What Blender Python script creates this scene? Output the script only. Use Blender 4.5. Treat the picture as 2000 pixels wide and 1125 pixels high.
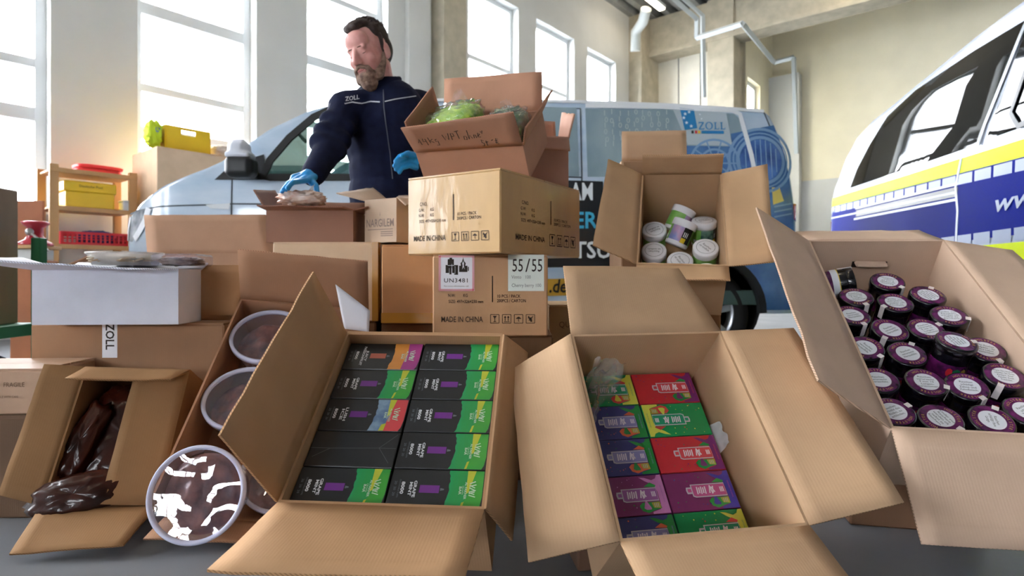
import bpy, bmesh, math, random
import numpy as np
from mathutils import Vector, Matrix, noise
from mathutils.geometry import delaunay_2d_cdt
from mathutils.bvhtree import BVHTree

random.seed(7)
for o in list(bpy.data.objects):
    bpy.data.objects.remove(o)
scene = bpy.context.scene
COL = scene.collection

# ------------------------------------------------------------------ camera
FPX, CAM_H, HOR = 1150.0, 0.60, 540.0          # focal length in px of a 2000 px frame, eye height, horizon row
cd = bpy.data.cameras.new('camera')
cd.sensor_width = 36.0
cd.lens = FPX / 2000 * 36
cd.shift_y = -(562.5 - HOR) / 2000
cd.clip_start = 0.02
cd.dof.use_dof = True
cd.dof.focus_distance = 1.2
cd.dof.aperture_fstop = 5.0
cam = bpy.data.objects.new('camera', cd)
COL.objects.link(cam)
cam.location = (0, 0, CAM_H)
cam.rotation_euler = (math.radians(90), 0, 0)
scene.camera = cam

# ------------------------------------------------------------------ world, exposure
w = bpy.data.worlds.new('overcast_sky')
scene.world = w
w.use_nodes = True
bg = w.node_tree.nodes['Background']
bg.inputs[0].default_value = (0.96, 0.98, 1.0, 1)
bg.inputs[1].default_value = 19.0
vs = scene.view_settings
vs.view_transform = 'Standard'
vs.look = 'None'
vs.gamma = 1.0
vs.use_curve_mapping = False
vs.exposure = 0.92

# ------------------------------------------------------------------ helpers
def srgb(r, g, b):
    f = lambda c: (c / 255 / 12.92) if c <= 10 else ((c / 255 + 0.055) / 1.055) ** 2.4
    return (f(r), f(g), f(b))

def P(px, py, d):
    """world point seen at photo pixel (px, py) standing d metres in front of the camera plane"""
    return Vector(((px - 1000) / FPX * d, d, CAM_H + (HOR - py) / FPX * d))

MATS = {}
def mat(name, rgb, rough=0.6, metal=0.0, spec=0.5, var=0.0, vscale=6.0, bump=0.0, bscale=60.0, coat=0.0,
        coat_rough=0.1, trans=0.0, alpha=1.0, ior=1.45, stretch=None, rgb2=None, emit=None, estr=0.0, flute=0.0, fdir='X', fscale=70):
    if name in MATS:
        return MATS[name]
    m = bpy.data.materials.new(name)
    m.use_nodes = True
    nt = m.node_tree
    b = nt.nodes['Principled BSDF']
    c = srgb(*rgb)
    b.inputs['Base Color'].default_value = (*c, 1)
    b.inputs['Roughness'].default_value = rough
    b.inputs['Metallic'].default_value = metal
    b.inputs['Specular IOR Level'].default_value = spec
    b.inputs['Coat Weight'].default_value = coat
    b.inputs['Coat Roughness'].default_value = coat_rough
    b.inputs['Transmission Weight'].default_value = trans
    b.inputs['Alpha'].default_value = alpha
    b.inputs['IOR'].default_value = ior
    if emit:
        b.inputs['Emission Color'].default_value = (*srgb(*emit), 1)
        b.inputs['Emission Strength'].default_value = estr
    tc = None
    def coords():
        nonlocal tc
        if tc is None:
            t = nt.nodes.new('ShaderNodeTexCoord')
            if stretch:
                mp = nt.nodes.new('ShaderNodeMapping')
                mp.inputs['Scale'].default_value = stretch
                nt.links.new(t.outputs['Object'], mp.inputs[0])
                tc = mp.outputs[0]
            else:
                tc = t.outputs['Object']
        return tc
    if var or rgb2:
        n = nt.nodes.new('ShaderNodeTexNoise')
        n.inputs['Scale'].default_value = vscale
        n.inputs['Detail'].default_value = 5
        nt.links.new(coords(), n.inputs['Vector'])
        r = nt.nodes.new('ShaderNodeValToRGB')
        r.color_ramp.elements[0].position = 0.32
        r.color_ramp.elements[1].position = 0.68
        lo = srgb(*rgb2) if rgb2 else tuple(x * (1 - var) for x in c)
        hi = c if rgb2 else tuple(min(1, x * (1 + var)) for x in c)
        r.color_ramp.elements[0].color = (*lo, 1)
        r.color_ramp.elements[1].color = (*hi, 1)
        nt.links.new(n.outputs['Fac'], r.inputs[0])
        nt.links.new(r.outputs[0], b.inputs['Base Color'])
    if bump or flute:
        bp = nt.nodes.new('ShaderNodeBump')
        bp.inputs['Distance'].default_value = 0.004
        if bump:
            n2 = nt.nodes.new('ShaderNodeTexNoise')
            n2.inputs['Scale'].default_value = bscale
            n2.inputs['Detail'].default_value = 4
            nt.links.new(coords(), n2.inputs['Vector'])
            bp.inputs['Strength'].default_value = bump
            nt.links.new(n2.outputs['Fac'], bp.inputs['Height'])
        if flute:
            wv = nt.nodes.new('ShaderNodeTexWave')
            wv.bands_direction = fdir
            wv.inputs['Scale'].default_value = fscale
            wv.inputs['Distortion'].default_value = 0.3
            nt.links.new(coords(), wv.inputs['Vector'])
            bp2 = nt.nodes.new('ShaderNodeBump')
            bp2.inputs['Distance'].default_value = 0.002
            bp2.inputs['Strength'].default_value = flute
            nt.links.new(wv.outputs['Fac'], bp2.inputs['Height'])
            if bump:
                nt.links.new(bp2.outputs[0], bp.inputs['Normal'])
            else:
                bp = bp2
        nt.links.new(bp.outputs[0], b.inputs['Normal'])
        if coat:
            nt.links.new(bp.outputs[0], b.inputs['Coat Normal'])
    MATS[name] = m
    return m

def film_mat(name, tint=(1, 1, 1), haze=0.06, haze_rgb=(235, 238, 245), rough=0.04, gloss=1.0, bump=0.0, bscale=12):
    """thin clear sheet: passes light straight on, mirrors by Fresnel, a little milky"""
    if name in MATS: return MATS[name]
    m = bpy.data.materials.new(name); m.use_nodes = True; nt = m.node_tree; nt.nodes.clear()
    N = lambda t: nt.nodes.new('ShaderNode' + t)
    out, tr, df, gl, m1, m2, fr, mu = N('OutputMaterial'), N('BsdfTransparent'), N('BsdfDiffuse'), N('BsdfGlossy'), N('MixShader'), N('MixShader'), N('LayerWeight'), N('Math')
    tr.inputs[0].default_value = (*tint, 1); df.inputs[0].default_value = (*srgb(*haze_rgb), 1); gl.inputs['Roughness'].default_value = rough
    pw, ma = N('Math'), N('Math'); pw.operation = 'POWER'; pw.inputs[1].default_value = 5; ma.operation = 'MULTIPLY_ADD'; ma.inputs[1].default_value = .95; ma.inputs[2].default_value = .045
    mu.operation = 'MULTIPLY'; mu.inputs[1].default_value = gloss; mu.use_clamp = True
    m1.inputs[0].default_value = haze
    L = nt.links.new
    L(tr.outputs[0], m1.inputs[1]); L(df.outputs[0], m1.inputs[2]); L(fr.outputs['Facing'], pw.inputs[0]); L(pw.outputs[0], ma.inputs[0]); L(ma.outputs[0], mu.inputs[0]); L(mu.outputs[0], m2.inputs[0]); L(m1.outputs[0], m2.inputs[1]); L(gl.outputs[0], m2.inputs[2]); L(m2.outputs[0], out.inputs[0])
    if bump:
        tc, n2, bp = N('TexCoord'), N('TexNoise'), N('Bump')
        n2.inputs['Scale'].default_value = bscale; n2.inputs['Detail'].default_value = 3
        bp.inputs['Strength'].default_value = bump; bp.inputs['Distance'].default_value = .01
        L(tc.outputs['Object'], n2.inputs['Vector']); L(n2.outputs['Fac'], bp.inputs['Height'])
        for s_ in (gl, fr): L(bp.outputs[0], s_.inputs['Normal'])
    MATS[name] = m
    return m

def kraft(rgb, film=False, rough=0.75):
    g_ = .3 * rgb[0] + .55 * rgb[1] + .15 * rgb[2]
    rgb = tuple(int(c + (g_ - c) * .12) for c in rgb)
    key = 'kraft_%d_%d_%d%s' % (*rgb, '_film' if film else '')
    if film:
        return mat(key, rgb, rough=0.5, var=0.10, vscale=9, bump=0.45, bscale=20, coat=.35, coat_rough=0.10, stretch=(1, 1, .35))
    return mat(key, rgb, rough=rough, spec=0.25, var=0.07, vscale=7, bump=0.10, bscale=25, flute=0.06, fdir='X', fscale=60)

def kraft_edge(rgb):
    key = 'kraft_edge_%d_%d_%d' % rgb
    if key in MATS:
        return MATS[key]
    m = mat(key, rgb, rough=0.85)
    nt = m.node_tree
    b = nt.nodes['Principled BSDF']
    tc = nt.nodes.new('ShaderNodeTexCoord')
    wv = nt.nodes.new('ShaderNodeTexWave')
    wv.bands_direction = 'DIAGONAL'
    wv.inputs['Scale'].default_value = 90
    r = nt.nodes.new('ShaderNodeValToRGB')
    c = srgb(*rgb)
    r.color_ramp.elements[0].color = (*[x * .55 for x in c], 1)
    r.color_ramp.elements[1].color = (*[min(1, x * 1.05) for x in c], 1)
    r.color_ramp.elements[0].position = .2
    r.color_ramp.elements[1].position = .55
    nt.links.new(tc.outputs['Object'], wv.inputs['Vector'])
    nt.links.new(wv.outputs['Fac'], r.inputs[0])
    nt.links.new(r.outputs[0], b.inputs['Base Color'])
    return m

class MB:
    """collects geometry of ONE mesh object"""
    def __init__(s):
        s.v, s.f, s.m, s.s = [], [], [], []
    def add(s, vs, fs, mi=0, smooth=False):
        b = len(s.v)
        s.v += [tuple(v) for v in vs]
        for f in fs:
            s.f.append(tuple(b + i for i in f)); s.m.append(mi); s.s.append(smooth)
    def box(s, lo, hi, mi=0, M=None):
        x0, y0, z0 = lo; x1, y1, z1 = hi
        vs = [Vector(p) for p in ((x0,y0,z0),(x1,y0,z0),(x1,y1,z0),(x0,y1,z0),(x0,y0,z1),(x1,y0,z1),(x1,y1,z1),(x0,y1,z1))]
        if M is not None:
            vs = [M @ v for v in vs]
        s.add(vs, [(0,3,2,1),(4,5,6,7),(0,1,5,4),(1,2,6,5),(2,3,7,6),(3,0,4,7)], mi)
    def bbox(s, lo, hi, r=0.004, mi=0, M=None, smooth=True):
        """bevelled box"""
        x0, y0, z0 = lo; x1, y1, z1 = hi
        vs, idx = [], {}
        cs = {}
        for ix, X in ((0, x0), (1, x1)):
            for iy, Y in ((0, y0), (1, y1)):
                for iz, Z in ((0, z0), (1, z1)):
                    sx, sy, sz = (1 if ix == 0 else -1), (1 if iy == 0 else -1), (1 if iz == 0 else -1)
                    cs[ix, iy, iz] = [len(vs), len(vs) + 1, len(vs) + 2]
                    vs += [Vector((X, Y + sy*r, Z + sz*r)), Vector((X + sx*r, Y, Z + sz*r)), Vector((X + sx*r, Y + sy*r, Z))]
        if M is not None:
            vs = [M @ v for v in vs]
        fs = []
        g = lambda a, b, c, k: cs[a, b, c][k]
        fs.append((g(0,0,0,0), g(0,0,1,0), g(0,1,1,0), g(0,1,0,0)))
        fs.append((g(1,0,0,0), g(1,1,0,0), g(1,1,1,0), g(1,0,1,0)))
        fs.append((g(0,0,0,1), g(1,0,0,1), g(1,0,1,1), g(0,0,1,1)))
        fs.append((g(0,1,0,1), g(0,1,1,1), g(1,1,1,1), g(1,1,0,1)))
        fs.append((g(0,0,0,2), g(0,1,0,2), g(1,1,0,2), g(1,0,0,2)))
        fs.append((g(0,0,1,2), g(1,0,1,2), g(1,1,1,2), g(0,1,1,2)))
        for a in (0, 1):
            for b in (0, 1):
                fs.append((g(a,b,0,0), g(a,b,0,1), g(a,b,1,1), g(a,b,1,0)))
                fs.append((g(a,0,b,0), g(a,0,b,2), g(a,1,b,2), g(a,1,b,0)))
                fs.append((g(0,a,b,1), g(0,a,b,2), g(1,a,b,2), g(1,a,b,1)))
                for c in (0, 1):
                    fs.append((g(a,b,c,0), g(a,b,c,1), g(a,b,c,2)))
        s.add(vs, fs, mi)
    def tube(s, pts, r, n=8, mi=0, cap=True, smooth=True):
        pts = [Vector(p) for p in pts]
        rs = r if isinstance(r, (list, tuple)) else [r] * len(pts)
        rings = []
        up = None
        for i, p in enumerate(pts):
            t = (pts[min(i+1, len(pts)-1)] - pts[max(i-1, 0)]).normalized()
            if up is None:
                up = Vector((0, 0, 1)) if abs(t.z) < .9 else Vector((1, 0, 0))
            a = t.cross(up).normalized(); b = a.cross(t).normalized(); up = b
            rings.append([p + (a*math.cos(2*math.pi*k/n) + b*math.sin(2*math.pi*k/n)) * rs[i] for k in range(n)])
        vs = [v for rg in rings for v in rg]
        fs = [(i*n+k, i*n+(k+1) % n, (i+1)*n+(k+1) % n, (i+1)*n+k) for i in range(len(pts)-1) for k in range(n)]
        s.add(vs, fs, mi, smooth)
        if cap:
            s.add(rings[0], [tuple(range(n))[::-1]], mi); s.add(rings[-1], [tuple(range(n))], mi)
    def lathe(s, prof, n=32, mi=0, M=None, smooth=True, cap0=False, cap1=False):
        vs = []
        for r, z in prof:
            for k in range(n):
                a = 2*math.pi*k/n
                v = Vector((r*math.cos(a), r*math.sin(a), z))
                vs.append(M @ v if M is not None else v)
        fs = [(i*n+k, i*n+(k+1) % n, (i+1)*n+(k+1) % n, (i+1)*n+k) for i in range(len(prof)-1) for k in range(n)]
        s.add(vs, fs, mi, smooth)
        if cap0: s.add(vs[:n], [tuple(range(n))[::-1]], mi)
        if cap1: s.add(vs[-n:], [tuple(range(n))], mi)
    def ball(s, c, r, M=None, nu=14, nv=9, mi=0):
        rx, ry, rz = r if isinstance(r, (list, tuple)) else (r, r, r)
        vs = []; c = Vector(c)
        for j in range(nv + 1):
            ph = math.pi*j/nv
            for i in range(nu):
                th = 2*math.pi*i/nu
                v = Vector((rx*math.sin(ph)*math.cos(th), ry*math.sin(ph)*math.sin(th), rz*math.cos(ph)))
                v = c + v
                vs.append(M @ v if M is not None else v)
        fs = [(j*nu+i, (j+1)*nu+i, (j+1)*nu+(i+1) % nu, j*nu+(i+1) % nu) for j in range(nv) for i in range(nu)]
        s.add(vs, fs, mi, True)
    def capsule(s, a, b, ra, rb, M=None, n=12, mi=0):
        a, b = Vector(a), Vector(b)
        t = (b - a); L = t.length; t = t.normalized() if L > 1e-9 else Vector((0, 0, 1))
        up = Vector((0, 0, 1)) if abs(t.z) < .9 else Vector((1, 0, 0))
        x = t.cross(up).normalized(); y = x.cross(t)
        vs = []
        rows = [(-math.cos(q)*ra, math.sin(q)*ra, 0) for q in (0.02, .5, 1.0, math.pi/2)] + [(L+math.cos(q)*rb, math.sin(q)*rb, 1) for q in (math.pi/2, 1.0, .5, .02)]
        for h, r, _ in rows:
            for k in range(n):
                an = 2*math.pi*k/n
                v = a + t*h + (x*math.cos(an) + y*math.sin(an))*r
                vs.append(M @ v if M is not None else v)
        fs = [(i*n+k, i*n+(k+1) % n, (i+1)*n+(k+1) % n, (i+1)*n+k) for i in range(len(rows)-1) for k in range(n)]
        s.add(vs, fs, mi, True)
        m = len(rows)
        s.add(vs[:n], [tuple(range(n))[::-1]], mi); s.add(vs[(m-1)*n:], [tuple(range(n))], mi)
    def prism(s, poly, z0, z1, mi=0, M=None):
        """extruded polygon (x, y) between z0 and z1"""
        n = len(poly)
        vs = [Vector((x, y, z0)) for x, y in poly] + [Vector((x, y, z1)) for x, y in poly]
        if M is not None: vs = [M @ v for v in vs]
        s.add(vs, [tuple(range(n))[::-1], tuple(range(n, 2*n))] + [(i, (i+1) % n, n+(i+1) % n, n+i) for i in range(n)], mi)
    def strip(s, pts, width, up, mi=0):
        """flat ribbon along points, lying in the plane with normal up"""
        pts = [Vector(p) for p in pts]; up = Vector(up)
        vs = []
        for i, p in enumerate(pts):
            t = (pts[min(i+1, len(pts)-1)] - pts[max(i-1, 0)])
            sd = t.cross(up).normalized() * width / 2
            vs += [p - sd, p + sd]
        s.add(vs, [(2*i, 2*i+1, 2*i+3, 2*i+2) for i in range(len(pts)-1)], mi)
    def mesh(s, name, mats):
        me = bpy.data.meshes.new(name)
        me.from_pydata(s.v, [], s.f)
        for m in (mats if isinstance(mats, (list, tuple)) else [mats]):
            me.materials.append(m)
        me.polygons.foreach_set('material_index', s.m)
        me.polygons.foreach_set('use_smooth', s.s)
        me.update()
        return me
    def build(s, name, mats, parent=None, fix=False):
        me = s.mesh(name, mats)
        if fix: fix_normals(me)
        return link(name, me, parent)

def fix_normals(me):
    bm = bmesh.new(); bm.from_mesh(me)
    bmesh.ops.recalc_face_normals(bm, faces=bm.faces)
    bm.to_mesh(me); bm.free()

def link(name, data, parent=None):
    o = bpy.data.objects.new(name, data)
    COL.objects.link(o)
    if parent is not None:
        o.parent = parent
    return o

def tag(o, label, cat, group=None):
    o['label'] = label; o['category'] = cat
    if group: o['group'] = group
    return o

def thing(name, label, cat, M=None, group=None):
    o = link(name, None)
    o.empty_display_size = 0.05
    if M is not None: o.matrix_world = M
    return tag(o, label, cat, group)

def struct(o):
    o['kind'] = 'structure'
    return o

def frame(o, x, y, z):
    M = Matrix((x, y, z)).transposed().to_4x4()
    M.translation = Vector(o)
    return M

def rz(a): return Matrix.Rotation(math.radians(a), 4, 'Z')
def ry(a): return Matrix.Rotation(math.radians(a), 4, 'Y')
def rx(a): return Matrix.Rotation(math.radians(a), 4, 'X')
def T(*p): return Matrix.Translation(Vector(p))

# flat print lettering -------------------------------------------------
_TXT = {}
def text_geo(s, bold=0.0, shear=0.0, spacing=1.0, line=1.0):
    k = (s, bold, shear, spacing, line)
    if k not in _TXT:
        cu = bpy.data.curves.new('lettering', 'FONT')
        cu.body = s; cu.size = 1.0; cu.resolution_u = 2
        cu.align_x = 'CENTER'; cu.align_y = 'CENTER'
        cu.offset = bold; cu.shear = shear; cu.space_character = spacing; cu.space_line = line
        o = bpy.data.objects.new('lettering_tmp', cu)
        me = bpy.data.meshes.new_from_object(o)
        vs = [v.co.copy() for v in me.vertices]; fs = [tuple(p.vertices) for p in me.polygons]
        bpy.data.objects.remove(o); bpy.data.meshes.remove(me); bpy.data.curves.remove(cu)
        _TXT[k] = (vs, fs)
    return _TXT[k]

def put_text(mb, s, size, M, mi=0, width=None, bold=0.0, shear=0.0, spacing=1.0, fn=None, line=1.0):
    """add lettering to mb; text lies in the XY plane of M (x right, y up)"""
    vs, fs = text_geo(s, bold, shear, spacing, line)
    if not vs: return
    xs = [v.x for v in vs]
    sx = size
    if width: sx = width / max(1e-6, max(xs) - min(xs))
    out = []
    for v in vs:
        q = Vector((v.x * sx, v.y * size, 0))
        q = M @ q if M is not None else q
        out.append(fn(q) if fn else q)
    mb.add(out, fs, mi)

def remesh(mb, name, mats, voxel, smooth=4, parent=None, fac=0.5):
    """one continuous surface grown around overlapping volumes"""
    me = mb.mesh(name, mats)
    o = link(name + '_tmp', me)
    md = o.modifiers.new('r', 'REMESH'); md.mode = 'VOXEL'; md.voxel_size = voxel; md.use_smooth_shade = True
    sm = o.modifiers.new('s', 'SMOOTH'); sm.iterations = smooth; sm.factor = fac
    dg = bpy.context.evaluated_depsgraph_get()
    new = bpy.data.meshes.new_from_object(o.evaluated_get(dg))
    new.name = name
    bpy.data.objects.remove(o)
    new.materials.clear()
    for m in (mats if isinstance(mats, (list, tuple)) else [mats]): new.materials.append(m)
    new.polygons.foreach_set('use_smooth', [True] * len(new.polygons))
    return link(name, new, parent)
# ------------------------------------------------------------------ the hall
K_ = 1.25
WA = Vector((-3.5, 4.9, 0)) * K_; WE = Vector((.637, .771, 0)).normalized(); WN = Vector((WE.y, -WE.x, 0))
def wall_a(px):
    d = 7.55 * K_ / (.826 - (px - 1000) / 1150)
    return (d - 4.9 * K_) / .771
def zk(z): return CAM_H + (z - CAM_H) * K_
MW = frame(WA, WE, -WN, Vector((0, 0, 1)))      # wall frame: x along wall, y outwards, z up

m_white = mat('white_wall_paint', (212, 213, 210), rough=.85, var=.03, vscale=2)
m_cream = mat('cream_wall_paint', (244, 236, 210), rough=.9, var=.04, vscale=1.5)
m_dgrey = mat('dark_grey_unseen_walls', (84, 86, 88), rough=.8, var=.06, vscale=2)  # unseen walls, darkened so less light bounces back onto the cartons
m_conc = mat('grey_concrete', (180, 172, 152), rough=.9, var=.12, vscale=5, bump=.15, bscale=20)
m_frame = mat('white_window_frame', (226, 230, 232), rough=.4)
m_pane = film_mat('window_pane_glass', (.97, .98, 1), haze=.02)
m_floor = mat('painted_concrete_floor', (138, 141, 146), rough=.42, var=.10, vscale=1.6, rgb2=(116, 120, 126), bump=.05, bscale=30)
m_pipe = mat('grey_painted_pipe', (172, 180, 182), rough=.5)
m_seam = mat('dark_joint', (96, 94, 88), rough=.9)
m_ceil = mat('galvanised_ceiling_sheet', (150, 152, 150), rough=.55, metal=.2, var=.1)

mb = MB(); mb.box((-18, -14, -.2), (24, 34, 0)); struct(mb.build('floor', m_floor))

HT = zk(5.9)
wins = [(-11.0, -8.2), (-7.2, -4.6), (wall_a(-205), wall_a(98)), (wall_a(268), wall_a(500)), (wall_a(600), wall_a(757)),
        (wall_a(915), wall_a(1012)), (wall_a(1047), wall_a(1121)), (wall_a(1147), wall_a(1202))]
A0, A1 = -12.5, wall_a(1262)
SILL, TOPW = zk(1.12), zk(4.82)
mb = MB()
prev = A0
for a0, a1 in wins:
    mb.box((prev, 0, 0), (a0, .34, HT)); mb.box((a0, 0, 0), (a1, .34, SILL)); mb.box((a0, 0, TOPW), (a1, .34, HT))
    prev = a1
mb.box((prev, 0, 0), (A1, .34, HT))
o = mb.build('wall_left', m_white); o.matrix_world = MW; struct(o)
for i, (a0, a1) in enumerate(wins):
    e = link('window_%d' % (i + 1), None); e.matrix_world = MW @ T(a0, 0, SILL); struct(e)
    W, H = a1 - a0, TOPW - SILL
    y0, y1 = .16, .23
    mb = MB(); t = .09
    mb.box((0, y0, 0), (t, y1, H)); mb.box((W - t, y0, 0), (W, y1, H)); mb.box((t, y0, 0), (W - t, y1, t)); mb.box((t, y0, H - t), (W - t, y1, H))
    mb.build('window_frame', m_frame, e)
    zs = [zk(1.90) - SILL, zk(2.31) - SILL, zk(3.03) - SILL, zk(3.82) - SILL]
    for k, z in enumerate(zs):
        q = .068 if k in (0, 2) else .044
        mb = MB(); mb.box((t, y0 + .005, z - q), (W - t, y1, z + q)); mb.build('transom', m_frame, e)
    edges = [t] + zs + [H - t]
    for k in range(5):
        q0 = 0 if k == 0 else (.068 if k in (1, 3) else .044); q1 = 0 if k == 4 else (.068 if k in (0, 2) else .044)
        mb = MB(); mb.box((t, .192, edges[k] + q0), (W - t, .198, edges[k + 1] - q1)); mb.build('pane', m_pane, e)
    mb = MB(); mb.box((-.02, -.05, -.04), (W + .02, .16, 0)); mb.build('window_sill', m_frame, e)

# pilasters and concrete columns standing proud of the window wall
def column(px0, px1, depth, m, z1=HT, name='concrete_column', zs=0):
    mb = MB(); mb.box((wall_a(px0), -depth, zs), (wall_a(px1), 0, z1)); o = mb.build(name, m); o.matrix_world = MW; return struct(o)
column(790, 832, .10, m_white, name='trim_1')
column(842, 886, .30, m_conc, name='trim_2')
column(1228, 1262, .35, m_conc, name='trim_3')

# return wall with white panels, second column, far window, cream end wall
B0 = WA + WE * wall_a(1262)
def back_frame(orig, xdir):
    return frame(orig, xdir, Vector((-xdir.y, xdir.x, 0)), Vector((0, 0, 1)))
MR = back_frame(B0, WN)
mb = MB(); mb.box((0, 0, 0), (1.875, .3, HT)); o = mb.build('wall_back', mat('panel_wall_white', (240, 236, 222), rough=.8, var=.03)); o.matrix_world = MR; struct(o)
for k, xx in enumerate((.90, 1.48)):
    mb = MB(); mb.box((xx, -.012, 0), (xx + .02, 0, HT - .6)); o = mb.build('trim_%d' % (4 + k), m_seam); o.matrix_world = MR; struct(o)
mb = MB(); mb.box((1.875, -.55, 0), (2.5, .3, HT)); o = mb.build('trim_6', m_conc); o.matrix_world = MR; struct(o)
mb = MB(); mb.box((-.3, -.50, HT - .93), (15, -.02, HT - .02)); mb.box((-.3, -.57, HT - 1.0), (15, .0, HT - .90)); o = mb.build('ceiling_beam', m_conc); o.matrix_world = MR; struct(o)
C1 = B0 + WN * 2.5
MC = frame(C1, WE, -WN, Vector((0, 0, 1)))
mb = MB(); a0, a1 = .44, 1.44
mb.box((0, 0, 0), (a0, .3, 9)); mb.box((a1, 0, 0), (2.6, .3, 9)); mb.box((a0, 0, 0), (a1, .3, 2.22)); mb.box((a0, 0, 5.54), (a1, .3, 9))
o = mb.build('wall_far', m_cream); o.matrix_world = MC; struct(o)
e = link('window_9', None); e.matrix_world = MC @ T(a0, 0, 2.22); struct(e)
mb = MB(); W, H, t = a1 - a0, 3.32, .10
mb.box((0, .12, 0), (t, .2, H)); mb.box((W - t, .12, 0), (W, .2, H)); mb.box((t, .12, 0), (W - t, .2, t)); mb.box((t, .12, H - t), (W - t, .2, H)); mb.build('window_frame', m_frame, e)
mb = MB(); mb.box((t, .15, t), (W - t, .155, H - t)); mb.build('pane', m_pane, e)
D1 = C1 + WE * 2.5
MD = back_frame(D1, WN)
mb = MB(); mb.box((0, 0, 0), (16, .3, 9)); o = mb.build('wall_right', m_cream); o.matrix_world = MD; struct(o)
mb = MB(); mb.box((.35, -.05, 0), (16, 0, 3.12)); o = mb.build('trim_7', m_white); o.matrix_world = MD; struct(o)
mb = MB(); mb.box((0, -.3, 0), (.75, -.02, 5.95)); o = mb.build('trim_8', m_white); o.matrix_world = MD; struct(o)
# side wall far to the right, behind the marked van
E1 = D1 + WN * 16
mb = MB(); mb.box((-34, -.3, 0), (0, 0, 9)); o = mb.build('wall_side', m_dgrey); o.matrix_world = frame(E1, WE, -WN, Vector((0, 0, 1))); struct(o)

# gate wall behind the camera with a strip of panes
mb = MB(); g0, g1, gz0, gz1 = 6.4, 11.4, 1.9, 3.2
mb.box((0, -.3, 0), (g0, 0, 9)); mb.box((g1, -.3, 0), (22, 0, 9)); mb.box((g0, -.3, 0), (g1, 0, gz0)); mb.box((g0, -.3, gz1), (g1, 0, 9)); o = mb.build('wall_behind', m_dgrey); o.matrix_world = back_frame(WA + WE * A0, WN); struct(o)
e = link('window_10', None); e.matrix_world = back_frame(WA + WE * A0, WN); struct(e)
for k in range(5):
    x = g0 + k * (g1 - g0) / 5; xx = x + (g1 - g0) / 5
    mb = MB(); mb.box((x, -.2, gz0), (x + .06, -.1, gz1)); mb.box((xx - .06, -.2, gz0), (xx, -.1, gz1)); mb.box((x + .06, -.2, gz0), (xx - .06, -.1, gz0 + .07)); mb.box((x + .06, -.2, gz1 - .07), (xx - .06, -.1, gz1)); mb.build('window_frame', m_frame, e)
    mb = MB(); mb.box((x + .06, -.152, gz0 + .07), (xx - .06, -.148, gz1 - .07)); mb.build('pane', m_pane, e)
# corrugated ceiling, ribs running along the window wall
mb = MB(); per = .38
prof = []
b = 0.0
while b < 20:
    prof += [(b, 0), (b + .14, 0), (b + .19, .16), (b + .33, .16)]
    b += per
vs = [(A0, -y, HT + z) for y, z in prof] + [(A1 + .2, -y, HT + z) for y, z in prof]
n = len(prof)
mb.add(vs, [(i, i + 1, n + i + 1, n + i) for i in range(n - 1)])
o = mb.build('ceiling', m_ceil); o.matrix_world = MW; struct(o)
mb = MB(); mb.box((-1.4, -.02, HT + .95), (20, 6.5, HT + 1.05)); o = mb.build('ceiling_far', mat('white_ceiling', (228, 228, 222), rough=.9)); o.matrix_world = MR; struct(o)
mb = MB(); mb.box((-.4, -.02, HT), (20, .1, HT + 1.05)); o = mb.build('trim_9', m_conc); o.matrix_world = MR; struct(o)

# round down pipe and square conduits
mb = MB()
mb.tube([P(1262, 18, 13.25), P(1256, 42, 13.50), P(1242, 62, 14.00), P(1241, 100, 14.12)], .12, 12)
o = tag(mb.build('down_pipe', mat('white_pipe', (206, 210, 206), rough=.5)), 'thick bent white down pipe at the head of the concrete column', 'pipe')
mb = MB()
pts = [P(1305, -12, 12.00), P(1362, 38, 12.75), P(1361, 74, 12.75), P(1450, 46, 11.62), P(1512, 122, 14.75), P(1550, 112, 14.38), P(1556, 300, 14.38)]
for a, b_ in zip(pts, pts[1:]): mb.tube([a, b_], .062, 4, smooth=False)
tag(mb.build('cable_conduit', m_pipe), 'long grey square conduit zigzagging along columns to the end wall', 'conduit')
mb = MB()
mb.tube([P(1325, -12, 12.38), P(1372, 30, 13.25), P(1375, 190, 13.50)], .056, 4, smooth=False)
tag(mb.build('cable_conduit', m_pipe), 'grey square conduit running straight down the white panel wall', 'conduit')
# ------------------------------------------------------------------ open cartons
def sub(p, w, l, h):            # rim coordinates -> carton coordinates (origin at the middle of the bottom)
    return Vector((p[0] - w / 2, p[1] - l / 2, p[2] + h))

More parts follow.
